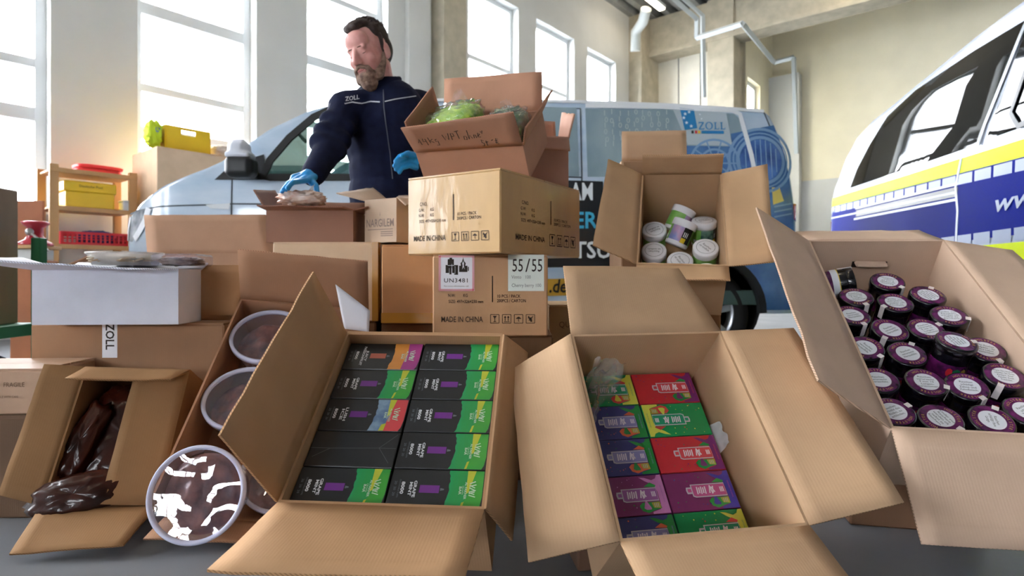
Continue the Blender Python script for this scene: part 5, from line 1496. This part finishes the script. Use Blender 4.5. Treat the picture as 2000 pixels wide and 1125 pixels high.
# right hand spread over the packet, left hand loosely closed
w0 = J(611, 341, 2.165); kn = J(586, 350, 2.095)
tipsR = [(J(566, 362, 2.07), J(556, 378, 2.06)), (J(563, 358, 2.05), J(551, 374, 2.035)), (J(566, 357, 2.02), J(553, 371, 2.00)), (J(572, 356, 1.995), J(561, 367, 1.97))]
thR = (J(606, 352, 2.12), J(617, 364, 2.09), J(620, 379, 2.07))
w1 = J(823, 323, 2.345); kn1 = J(797, 310, 2.30)
tipsL = [(J(781, 305, 2.265), J(772, 315, 2.245)), (J(779, 312, 2.26), J(770, 324, 2.24)), (J(780, 320, 2.26), J(773, 331, 2.245)), (J(785, 328, 2.265), J(780, 337, 2.25))]
thL = (J(808, 304, 2.30), J(795, 300, 2.27), J(785, 304, 2.245))
def hands(mb, r, which):
    if which in 'RB': hand(mb, w0, kn, (.2, -.1, 1), tipsR, thR, r)
    if which in 'LB': hand(mb, w1, kn1, (.4, -1, .6), tipsL, thL, r)

def figure(mb, g, parts):
    """limbs and trunk, g: extra thickness of cloth"""
    S_ = SK
    if 'trunk' in parts:
        R = rz(-18)
        def ell(c, r): mb.ball((0, 0, 0), tuple(x + g for x in r), T(*c) @ R, 20, 14)
        ell(S_['chest'] + Vector((0, 0, .02)), (.175, .115, .17)); ell(S_['chest'] + Vector((0, 0, -.09)), (.165, .118, .15)); ell(S_['belly'], (.155, .125, .16)); ell(S_['belly'] + Vector((0, 0, -.1)), (.158, .122, .13))
        ell(S_['hips'], (.160, .115, .12))
        mb.capsule(S_['rsho'], S_['lsho'], .062 + g, .062 + g); mb.capsule(S_['neck'] + Vector((-.02, 0, -.055)), S_['rsho'] + Vector((.03, 0, .010)), .050 + g, .054 + g); mb.capsule(S_['neck'] + Vector((.02, 0, -.055)), S_['lsho'] + Vector((-.03, 0, .010)), .050 + g, .054 + g)
    if 'arms' in parts:
        for a, b, c in (('rsho', 'relb', 'rwri'), ('lsho', 'lelb', 'lwri')):
            mb.capsule(S_[a], S_[b], .056 + g, .046 + g); mb.capsule(S_[b], S_[c], .046 + g, .031 + g)
    if 'legs' in parts:
        mb.ball(S_['hips'] + Vector((0, 0, -.05)), (.16 + g, .118 + g, .12 + g))
        for a, b, c in (('rhip', 'rkne', 'rank'), ('lhip', 'lkne', 'lank')):
            mb.capsule(S_[a], S_[b], .082 + g, .056 + g); mb.capsule(S_[b], S_[c], .055 + g, .038 + g)
def head_geo(mb, M):
    mb.ball((0, .018, .038), (.075, .096, .086), M, 24, 16); mb.ball((0, -.028, -.020), (.067, .067, .090), M, 20, 14); mb.ball((0, -.045, -.088), (.046, .046, .034), M, 16, 10)
    mb.ball((0, -.060, .045), (.058, .034, .045), M)
    mb.capsule((-.038, -.0785, .016), (.038, -.0785, .016), .0105, .0105, M)
    mb.capsule((0, -.086, .014), (0, -.109, -.028), .0105, .0135, M); mb.ball((0, -.110, -.032), .0150, M); mb.ball((-.013, -.099, -.036), .0105, M); mb.ball((.013, -.099, -.036), .0105, M)
    for x in (-1, 1):
        mb.ball((x * .040, -.062, -.030), (.024, .022, .022), M); mb.ball((x * .031, -.0735, -.004), (.0145, .0125, .0095), M)
        mb.ball((x * .077, .014, -.012), (.011, .020, .034), M @ T(0, 0, 0)); mb.ball((x * .074, .006, -.038), (.010, .012, .012), M)
    mb.capsule((-.019, -.090, -.061), (.019, -.090, -.061), .0065, .0065, M); mb.capsule((-.016, -.088, -.073), (.016, -.088, -.073), .0072, .0072, M)
    mb.capsule((0, .022, -.05), tuple(M.inverted() @ (SK['neck'] + Vector((0, .01, -.06)))), .059, .062, M)
mb = MB()
figure(mb, 0, ('trunk', 'arms', 'legs')); head_geo(mb, MHd); hands(mb, .0072, 'B')
mb.capsule(SK['rank'] + Vector((0, .02, -.04)), SK['rank'] + Vector((-.05, -.17, -.058)), .036, .028); mb.capsule(SK['lank'] + Vector((0, .02, -.04)), SK['lank'] + Vector((-.01, -.18, -.058)), .036, .028)
mb.capsule(SK['rwri'], w0, .03, .024); mb.capsule(SK['lwri'], w1, .03, .024)
man = remesh(mb, 'person', m_skin, .0045, 3)
tag(man, 'bearded man in a navy fleece jacket and blue gloves, reaching into a box', 'person')
# clothing
mb = MB(); figure(mb, .014, ('trunk', 'arms'))
for a, b in ((SK['relb'], SK['rwri']), (SK['lelb'], SK['lwri'])):     # cuffs
    q = b + (b - a).normalized() * .012; mb.capsule(b - (b - a) * .12, q, .049, .045)
for k, (t, q_) in enumerate(((.45, .010), (.75, .014), (1.0, .012))):      # soft folds of the sleeve and the waist
    q = SK['rsho'].lerp(SK['relb'], t); mb.capsule(q + Vector((-.03, -.02, .01)), q + Vector((.03, -.025, -.02)), .036 + q_, .032 + q_)
for k in range(10):
    a = 2 * math.pi * k / 10; q = SK['hips'] + Vector((.158 * math.cos(a), .118 * math.sin(a), -.02)); mb.capsule(q, q + Vector((0, 0, -.03)), .026, .024)
jk = remesh(mb, 'jacket', m_jacket, .007, 5, man)
mb = MB()      # standing collar, open at the throat
nk = SK['neck']
for k in range(46):
    a = 2 * math.pi * k / 46
    if 3.80 < a < 4.35: continue
    q = nk + Vector((.080 * math.cos(a), .076 * math.sin(a) + .010, -.025)); mb.capsule(q, q + Vector((-.002 - .010 * math.cos(a), -.004 * math.sin(a), .084 + .024 * math.sin(a))), .0125, .0080)
remesh(mb, 'collar', m_jacket, .0045, 3, man)
mb = MB()
for k in range(36):
    a = 2 * math.pi * k / 36; q = nk + Vector((.064 * math.cos(a) - .004, .062 * math.sin(a) + .008, -.01)); mb.capsule(q, q + Vector((-.004, 0, .045 + .018 * math.sin(a))), .009, .006)
remesh(mb, 'shirt_collar', mat('slate_blue_shirt', (52, 70, 92), rough=.8), .0045, 2, man)
mb = MB(); figure(mb, .012, ('legs',)); remesh(mb, 'trousers', m_trous, .009, 4, man)
for s_ in 'RL':
    mb = MB(); hands(mb, .0092, s_); a, b = (w0, SK['rwri']) if s_ == 'R' else (w1, SK['lwri']); mb.capsule(a, a.lerp(b, .8), .030, .034)
    remesh(mb, 'glove', m_glove, .0028, 2, man)
for a in ('rank', 'lank'):
    mb = MB(); q = SK[a]; mb.capsule(q + Vector((0, .025, -.035)), q + Vector((-.03, -.18, -.052)), .047, .036); mb.capsule(q + Vector((0, .01, -.02)), q + Vector((0, .01, .05)), .047, .046)
    remesh(mb, 'shoe', m_blackp, .006, 2, man)
# hair: cap with receding temples and a tuft; beard along the jaw
mb = MB()
mb.ball((0, .030, .056), (.0785, .090, .076), MHd, 28, 18); mb.ball((0, .048, .010), (.077, .067, .080), MHd, 22, 14)
mb.ball((0, -.020, .106), (.052, .054, .026), MHd); mb.ball((-.012, -.060, .094), (.024, .020, .020), MHd); mb.ball((.012, -.058, .100), (.024, .020, .018), MHd); mb.ball((-.028, -.048, .102), (.022, .022, .018), MHd)
for x in (-1, 1): mb.ball((x * .058, .006, .066), (.020, .034, .038), MHd); mb.capsule((x * .0725, .004, .045), (x * .0715, -.002, -.016), .012, .006, MHd)
rh = random.Random(5)
for k in range(150):      # short tufts break the outline
    a, b = rh.uniform(0, 2 * math.pi), rh.uniform(.15, 1.25)
    d_ = Vector((math.sin(b) * math.cos(a), math.sin(b) * math.sin(a), math.cos(b)))
    if d_.y < -.55 and d_.z < .62: continue
    q = Vector((d_.x * .076, .030 + d_.y * .088, .056 + d_.z * .076)); mb.capsule(q, q + d_ * .009 + Vector((0, -.006, .002)), .0065, .003, MHd, n=6)
hr = remesh(mb, 'hair', m_hair, .0038, 2, man)
mb = MB()
mb.ball((0, -.062, -.096), (.048, .040, .034), MHd, 20, 14); mb.ball((0, -.066, -.120), (.038, .032, .028), MHd, 18, 12); mb.ball((0, -.064, -.136), (.026, .022, .018), MHd)
for x in (-1, 1):
    mb.capsule((x * .064, -.016, -.055), (x * .048, -.052, -.100), .013, .022, MHd); mb.capsule((x * .070, -.004, -.020), (x * .064, -.018, -.058), .006, .013, MHd)
    mb.capsule((x * .004, -.0985, -.051), (x * .030, -.088, -.064), .0085, .0080, MHd); mb.capsule((x * .030, -.086, -.064), (x * .034, -.074, -.092), .010, .014, MHd)
remesh(mb, 'beard', m_beard, .0035, 1, man)
for x in (-1, 1):       # brows and lowered lids
    mb = MB(); mb.tube([MHd @ Vector(q) for q in ((x * .014, -.0880, .0195), (x * .029, -.0880, .0200), (x * .043, -.0805, .0135))], [.0022, .0026, .0014], 6); mb.build('eyebrow', mat('brown_eyebrow', (110, 78, 66), rough=.8), man)
    mb = MB(); mb.tube([MHd @ Vector(q) for q in ((x * .019, -.0845, -.006), (x * .031, -.0862, -.0085), (x * .043, -.0815, -.006))], [.0010, .0016, .0010], 6); mb.build('eyelash', MATS['brown_eyebrow'], man)
mb = MB(); mb.tube([MHd @ Vector(q) for q in ((-.016, -.0965, -.0675), (0, -.0985, -.0668), (.016, -.0965, -.0675))], [.002, .004, .002], 6); mb.build('lips', mat('lip_skin', (176, 104, 98), rough=.5), man)
# trim of the jacket laid on its surface
bv = BVHTree.FromPolygons([v.co for v in jk.data.vertices], [tuple(p.vertices) for p in jk.data.polygons])
cp = Vector((0, 0, CAM_H))
def on_jacket(px, py, off=.004):
    d = (P(px, py, 1.0) - cp).normalized()
    hit, nrm, _, _ = bv.ray_cast(cp, d)
    return (hit + nrm * off) if hit else None
def jacket_line(name, pts, w_, m):
    q = []
    for (a, b) in zip(pts, pts[1:]):
        for k in range(6): q.append(on_jacket(a[0] + (b[0] - a[0]) * k / 6, a[1] + (b[1] - a[1]) * k / 6))
    q = [x for x in q if x]
    mb = MB(); mb.strip(q, w_, (-.3, -1, 0)); mb.build(name, m, man)
m_reflect = mat('silver_piping', (196, 200, 206), rough=.4)
jacket_line('piping', [(673, 204), (688, 200), (706, 202), (725, 199), (746, 200)], .0048, m_reflect)
jacket_line('piping', [(752, 199), (775, 194), (795, 191), (815, 188)], .0042, m_reflect)
jacket_line('zip', [(749, 176), (750, 210), (755, 250), (762, 300), (768, 360)], .005, mat('dark_zip', (44, 50, 66), rough=.5))
mb = MB(); vs, fs = text_geo('ZOLL', .01)
out = [on_jacket(688 + v.x * 11.0, 193 - v.y * 12 - v.x * 2, .005) for v in vs]
if all(out): mb.add(out, fs); mb.build('chest_lettering', m_reflect, man)
# ------------------------------------------------------------------ bags and packets
def pillow(mb, c, rx_, ry_, rz_, M=None, amp=.2, scale=4, seed=0, nu=40, nv=22, mi=0, p=.7):
    """crumpled bag: flattened superellipsoid with folds"""
    vs = []; off = Vector((seed * 2.3, seed * 5.1, seed))
    sp = lambda x: math.copysign(abs(x) ** p, x)
    for j in range(nv + 1):
        ph = math.pi * j / nv
        for i in range(nu):
            th = 2 * math.pi * i / nu
            n_ = Vector((sp(math.sin(ph)) * sp(math.cos(th)), sp(math.sin(ph)) * sp(math.sin(th)), sp(math.cos(ph))))
            k = 1 + amp * noise.noise(n_ * scale + off) + amp * .6 * (abs(noise.noise(n_ * scale * 2 + off)) * 2 - .5)
            v = Vector(c) + Vector((n_.x * rx_ * k, n_.y * ry_ * k, n_.z * rz_ * k))
            vs.append(M @ v if M is not None else v)
    mb.add(vs, [(j*nu+i, (j+1)*nu+i, (j+1)*nu+(i+1) % nu, j*nu+(i+1) % nu) for j in range(nv) for i in range(nu)], mi, True)
m_leaf = mat('chopped_green_leaf', (190, 216, 70), rough=.6, rgb2=(110, 168, 30), vscale=60, bump=1.0, bscale=90)
m_leafd = mat('dark_green_leaf', (50, 96, 30), rough=.6, rgb2=(24, 56, 20), vscale=50, bump=.8, bscale=70)
e = thing('plastic_bag', 'clear bag of bright green chopped leaves in the top carton', 'bag', baseI @ T(-.075, .01, HI - .02))
mb = MB(); pillow(mb, (0, 0, .045), .088, .078, .05, M=ry(-6), amp=.12, seed=2); mb.build('leaf_filling', m_leaf, e)
mb = MB(); pillow(mb, (0, 0, .048), .094, .084, .057, M=ry(-6), amp=.16, seed=4, scale=6); mb.build('film', m_film, e)
film_sheet('film', (.0, .05, .08), (1, 0, 0), (.15, .2, 1), (0, -1, 0), .09, .055, .012, m_film, e, 6, taper=.7)
e = thing('plastic_bag', 'clear bag of dark green leaves at the right in the top carton', 'bag', baseI @ T(.095, .0, HI - .035))
mb = MB(); pillow(mb, (0, 0, .04), .065, .08, .045, amp=.12, seed=7); mb.build('leaf_filling', m_leafd, e)
mb = MB(); pillow(mb, (0, 0, .042), .071, .086, .05, amp=.16, seed=9, scale=6); mb.build('film', m_film, e)
film_sheet('film', (.0, .02, .07), (1, 0, 0), (0, .1, 1), (0, -1, 0), .07, .05, .012, m_film, e, 16, taper=.6)
# dark wet bag
m_dark = mat('dark_brown_wet_bag', (26, 11, 7), rough=.3, spec=.25, coat=.22, coat_rough=.08, rgb2=(70, 28, 14), vscale=9, bump=.7, bscale=16)
e = thing('plastic_bag', 'shiny dark brown bag filling the battered open carton', 'bag', baseA @ T(-.012, 0, .008))
mb = MB(); pillow(mb, (0, .01, .064), .094, .124, .05, amp=.10, seed=11, scale=5, p=.55); mb.build('bag_body', m_dark, e)
mb = MB(); pillow(mb, (-.075, -.125, .135), .10, .048, .035, M=rz(14), amp=.14, seed=13, scale=3); mb.build('bag_fold', m_dark, e)
mb = MB(); pillow(mb, (-.075, -.03, .10), .035, .10, .04, M=rz(-12), amp=.14, seed=15, scale=3); mb.build('bag_fold', m_dark, e)
# white packet under the glove
e = thing('plastic_packet', 'white knotted plastic packet under the blue glove of the man', 'packet', T(*P(587, 390, 2.06)) @ T(0, .02, -.012))
mb = MB(); pillow(mb, (0, 0, .018), .075, .05, .024, amp=.3, seed=21, scale=4); mb.build('packet_body', mat('white_cloudy_packet', (226, 214, 204), rough=.25, rgb2=(176, 120, 90), vscale=16, bump=.5, bscale=30), e)
film_sheet('knot', (.035, 0, .03), (1, 0, 0), (.3, 0, 1), (0, -1, 0), .05, .035, .01, mat('white_film', (236, 236, 238), rough=.3, alpha=.7), e, 23, taper=.7)
film_sheet('knot', (-.06, 0, .02), (1, 0, 0), (-.5, 0, 1), (0, -1, 0), .04, .03, .01, MATS['white_film'], e, 27, taper=.7)
# food trays on the white carton
e = thing('food_tray', 'round white edged clear tray of food on the white carton', 'tray', T(-1.115, 1.70, .632))
mb = MB(); mb.lathe([(.001, 0), (.080, 0), (.092, .030), (.098, .033), (.098, .037), (.092, .036)], 40); mb.build('tray_shell', mat('cloudy_tray_plastic', (232, 232, 230), rough=.2, alpha=.6), e)
mb = MB(); pillow(mb, (0, 0, .016), .082, .082, .014, amp=.2, seed=31, scale=7); mb.build('food_filling', mat('pale_food', (216, 206, 188), rough=.6, rgb2=(160, 130, 90), vscale=20), e)
e = thing('food_tray', 'square clear tray of dark food right of the round tray', 'tray', T(-.95, 1.70, .630) @ rz(6))
mb = MB(); mb.bbox((-.062, -.06, 0), (.062, .06, .034), .006); mb.build('tray_shell', m_clear, e)
mb = MB(); pillow(mb, (0, 0, .013), .052, .05, .012, amp=.25, seed=33, scale=7); mb.build('food_filling', mat('dark_food', (96, 60, 46), rough=.6, rgb2=(180, 160, 140), vscale=24), e)

# ------------------------------------------------------------------ left background: shelf and what is on it
m_wood = mat('pine_shelf_wood', (188, 146, 98), rough=.6, var=.10, vscale=5, stretch=(1, 1, .15))
m_woodd = mat('brown_board', (164, 100, 62), rough=.6, var=.12, vscale=4)
MS = MW @ T(-.48, -.60, 0)
SW = .709; SD = .5; SHt = zk(1.43)
shelf = thing('wooden_shelf', 'open pine shelf unit against the wall pier at left', 'shelf', MS)
for x in (.0, SW - .07):
    for y in (0, SD - .05):
        mb = MB(); mb.bbox((x, y, 0), (x + .07, y + .045, SHt), .004); mb.build('post', m_wood, shelf)
for z in (.42, zk(.83), zk(1.115), zk(1.395)):
    mb = MB(); mb.bbox((.0, -.004, z - .03), (SW, .02, z + .012), .003); mb.bbox((.02, .015, z - .012), (SW - .02, SD, z + .008), .003); mb.build('shelf_board', m_wood, shelf)
def on_shelf(x, y, z): return MS @ T(x, y, z)
m_yb = mat('yellow_plastic_box', (226, 186, 40), rough=.4, var=.05)
def yellow_box(lab, M, w_, d_, h_):
    e = thing('yellow_box', lab, 'box', M)
    mb = MB(); mb.bbox((-w_/2 + .015, -d_/2 + .01, 0), (w_/2 - .015, d_/2 - .01, h_ * .62), .01); mb.build('body', m_yb, e)
    mb = MB(); mb.bbox((-w_/2, -d_/2, h_ * .60), (w_/2, d_/2, h_), .01); mb.build('lid', m_yb, e)
    return e
yb = yellow_box('yellow lidded box on the middle of the pine shelf', on_shelf(SW * .46, .20, zk(1.115) + .009), SW * .60, .34, .25)
mb = MB(); O = frame((-.0, -.1712, .205), Vector((1, 0, 0)), UP, Vector((0, -1, 0))); put_text(mb, 'Deutsche Post', .032, O, width=.19); mb.build('lid_lettering', m_ink, yb)
e = thing('grey_box', 'pale grey small box at the right end of the pine shelf', 'box', on_shelf(SW * .90, .09, zk(1.115) + .009)); mb = MB(); mb.bbox((-.045, -.07, 0), (.055, .07, .09), .008); mb.bbox((-.05, -.075, .09), (.06, .075, .105), .006); mb.build('body', mat('pale_grey_plastic', (206, 216, 222), rough=.5), e)
m_rd = mat('red_plastic', (206, 36, 48), rough=.4)
e = thing('red_crate', 'red perforated plastic crate on the lower board of the pine shelf', 'crate', on_shelf(SW * .54, .24, zk(.83) + .009))
w_, d_, h_ = SW * .78, .32, .13
mb = MB(); mb.box((-w_/2, -d_/2, 0), (w_/2, d_/2, .012)); mb.build('base', m_rd, e)
for sx in (-1, 1): mb = MB(); mb.box((sx * w_/2 - .008, -d_/2, .012), (sx * w_/2 + .008, d_/2, h_)); mb.build('end_wall', m_rd, e)
for sy in (-1, 1):
    mb = MB(); y = sy * d_/2
    mb.box((-w_/2, y - .006, h_ - .025), (w_/2, y + .006, h_)); mb.box((-w_/2, y - .006, .012), (w_/2, y + .006, .03))
    k = 0; x = -w_/2
    while x < w_/2 - .02: mb.box((x, y - .005, .03), (x + .014, y + .005, h_ - .025)); x += .038
    for z in (.055, .08): mb.box((-w_/2, y - .004, z), (w_/2, y + .004, z + .008))
    mb.build('lattice_wall', m_rd, e)
e = thing('blue_bag', 'dark blue folded cloth in the red crate on the shelf', 'cloth', on_shelf(SW * .60, .24, zk(.83) + .024)); mb = MB(); pillow(mb, (0, 0, .07), SW * .22, .11, .07, amp=.12, seed=41); mb.build('cloth', mat('dark_blue_cloth', (40, 60, 120), rough=.9), e)
e = thing('folded_red_cloth', 'two folded red pads lying on top of the pine shelf', 'cloth', on_shelf(SW * .60, .24, zk(1.395) + .014))
for k in range(2): mb = MB(); pillow(mb, (0.012 * k, 0, .022 + .042 * k), SW * .28, .14, .024, amp=.05, seed=43 + k, p=.5); mb.build('pad', mat('coral_red_pad', (232, 60, 62), rough=.6), e)
# cardboard box and yellow crate seen over the bonnet
e = closed_carton('large plain brown box behind the bonnet of the pale blue van', MW @ T(.7625, -.6875, 0), 1.0, .67, zk(1.607), (206, 172, 138))
MYC = MW @ T(.607, -.6875, zk(1.607))
e = thing('yellow_crate', 'yellow crate with hand hole on the brown box behind the bonnet', 'crate', MYC)
mb = MB(); w_, d_, h_ = .418, .36, .26
mb.box((-w_/2, -d_/2, 0), (w_/2, d_/2, .01)); mb.build('base', m_yb, e)
for sx in (-1, 1): mb = MB(); mb.box((sx * w_/2 - .012, -d_/2, .01), (sx * w_/2 + .012, d_/2, h_)); mb.build('end_wall', m_yb, e)
for sy in (-1, 1):
    mb = MB(); y = sy * d_/2
    mb.box((-w_/2, y - .01, .01), (w_/2, y + .01, h_ - .08)); mb.box((-w_/2, y - .01, h_ - .03), (w_/2, y + .01, h_)); mb.box((-w_/2, y - .01, h_ - .08), (-.07, y + .01, h_ - .03)); mb.box((.07, y - .01, h_ - .08), (w_/2, y + .01, h_ - .03)); mb.build('side_wall', m_yb, e)
e = thing('safety_vest', 'crumpled fluorescent yellow vest hanging on the yellow crate', 'vest', MYC @ T(-.30, -.10, .03))
mb = MB(); pillow(mb, (0, 0, .13), .065, .09, .125, amp=.3, seed=51); mb.build('cloth', mat('fluorescent_vest_cloth', (206, 226, 50), rough=.8), e)
mb = MB(); pillow(mb, (.015, -.02, .16), .035, .06, .035, amp=.3, seed=53); mb.build('reflective_strip', mat('grey_blue_strip', (110, 130, 160), rough=.4), e)
e = thing('paper_bundle', 'small wrapped bundle behind the yellow crate on the brown box', 'bundle', MW @ T(1.0, -.75, zk(1.607) + .02)); mb = MB(); pillow(mb, (0, 0, .07), .13, .13, .07, amp=.15, seed=55); mb.build('bundle', mat('brown_wrap', (150, 118, 92), rough=.6, rgb2=(220, 214, 206), vscale=7), e)
# pallet with a tall carton at the left edge
pal = thing('pallet_frame', 'green painted pallet frame at the left edge', 'frame', T(-2.62, 2.75, 0))
m_gr = mat('green_paint', (44, 110, 72), rough=.5)
for x, y in ((.17, -.25), (.17, .30), (-.55, -.25), (-.55, .30)):
    mb = MB(); mb.bbox((x - .025, y - .025, 0), (x + .025, y + .025, .80), .004); mb.build('post', m_gr, pal)
for z in (.30,):
    mb = MB(); mb.bbox((-.55, -.275, z), (.17, .325, z + .06), .004); mb.build('deck', m_gr, pal)
e = closed_carton('dark brown film wrapped carton at the left edge on the green frame', T(-2.90, 2.78, .361), .72, .50, .68, (138, 112, 80), film=True, tape=m_tape)
e = thing('black_bag', 'black sack on the floor under the green frame at left', 'bag', T(-2.80, 2.85, 0)); mb = MB(); pillow(mb, (0, 0, .15), .25, .16, .13, amp=.2, seed=61); mb.build('sack', mat('black_sack', (24, 26, 28), rough=.4), e)
# red hand winch on a little stand, brown board leaning behind
wst = thing('wooden_stand', 'low wooden stand with white box front, beside the pine shelf', 'stand', T(*P(66, 480, 4.0)) @ T(0, 0, -.80))
zt = P(66, 480, 4.0).z
mb = MB(); mb.bbox((-.10, -.12, .775), (.10, .12, .80), .004); mb.build('top', m_wood, wst)
mb = MB(); mb.bbox((-.07, -.09, .70), (.07, .09, .775), .006); mb.build('white_box', m_white, wst)
mb = MB(); mb.bbox((-.08, -.1, -zt + .80), (.09, .1, .70), .006); mb.build('post', m_woodd, wst)
win = thing('red_press', 'red cast metal hand press on the low wooden stand', 'tool', T(*P(66, 480, 4.0)))
mb = MB(); mb.lathe([(.001, 0), (.10, 0), (.095, .02), (.06, .04), (.045, .07), (.045, .12), (.075, .145), (.08, .16), (.06, .165), (.001, .165)], 28, 0, T(.012, 0, 0)); mb.build('casting', mat('dark_red_enamel', (176, 22, 46), rough=.3, coat=.5), win)
mb = MB(); mb.ball((.02, -.06, .09), .025); mb.tube([(.02, -.06, .09), (.10, -.07, .03), (.15, -.07, -.04)], .009, 8); mb.build('crank', mat('steel_grey', (170, 172, 172), rough=.35, metal=.7), win)
e = thing('leaning_board', 'reddish brown board leaning behind the red press', 'board', T(*P(62, 480, 4.25)) @ T(0, 0, -P(62, 480, 4.25).z))
mb = MB(); zz = P(62, 392, 4.25).z; mb.bbox((-.11, 0, 0), (.08, .02, zz), .003); mb.build('board', m_woodd, e)

# ------------------------------------------------------------------ ceiling lamps
def lamp(a, b, lab):
    e = thing('ceiling_lamp', lab, 'lamp', MW @ T(a, -b, HT - .30), 'ceiling strip lamps')
    mb = MB(); mb.bbox((-.75, -.09, .02), (.75, .09, .10), .01); mb.build('housing', m_frame, e)
    mb = MB(); mb.bbox((-.72, -.07, -.02), (.72, .07, .02), .01); mb.build('tube', mat('lamp_tube_glow', (255, 244, 225), rough=.5, emit=(255, 236, 206), estr=LAMP), e)
    mb = MB(); mb.tube([(-.5, 0, .1), (-.5, 0, .3)], .008, 6); mb.build('hanger', m_pipe, e); mb = MB(); mb.tube([(.5, 0, .1), (.5, 0, .3)], .008, 6); mb.build('hanger', m_pipe, e)
LAMP = 13
for i, a in enumerate((-8, -4.5, -1, 2.5, 6)):
    for j, b in enumerate((3.0, 6.5)):
        lamp(a, b, 'white strip lamp hanging under the ribbed hall ceiling')
for a, b in ((9.2, 3.2), (9.2, 7), (9.2, 10.5), (11.2, 5), (11.2, 8.5)):
    lamp(a, b, 'white strip lamp hanging under the ribbed hall ceiling')
q = MW.inverted() @ P(1266, 2, 13.4)
lamp(q.x, -q.y, 'glowing strip lamp showing at the top edge above the down pipe')
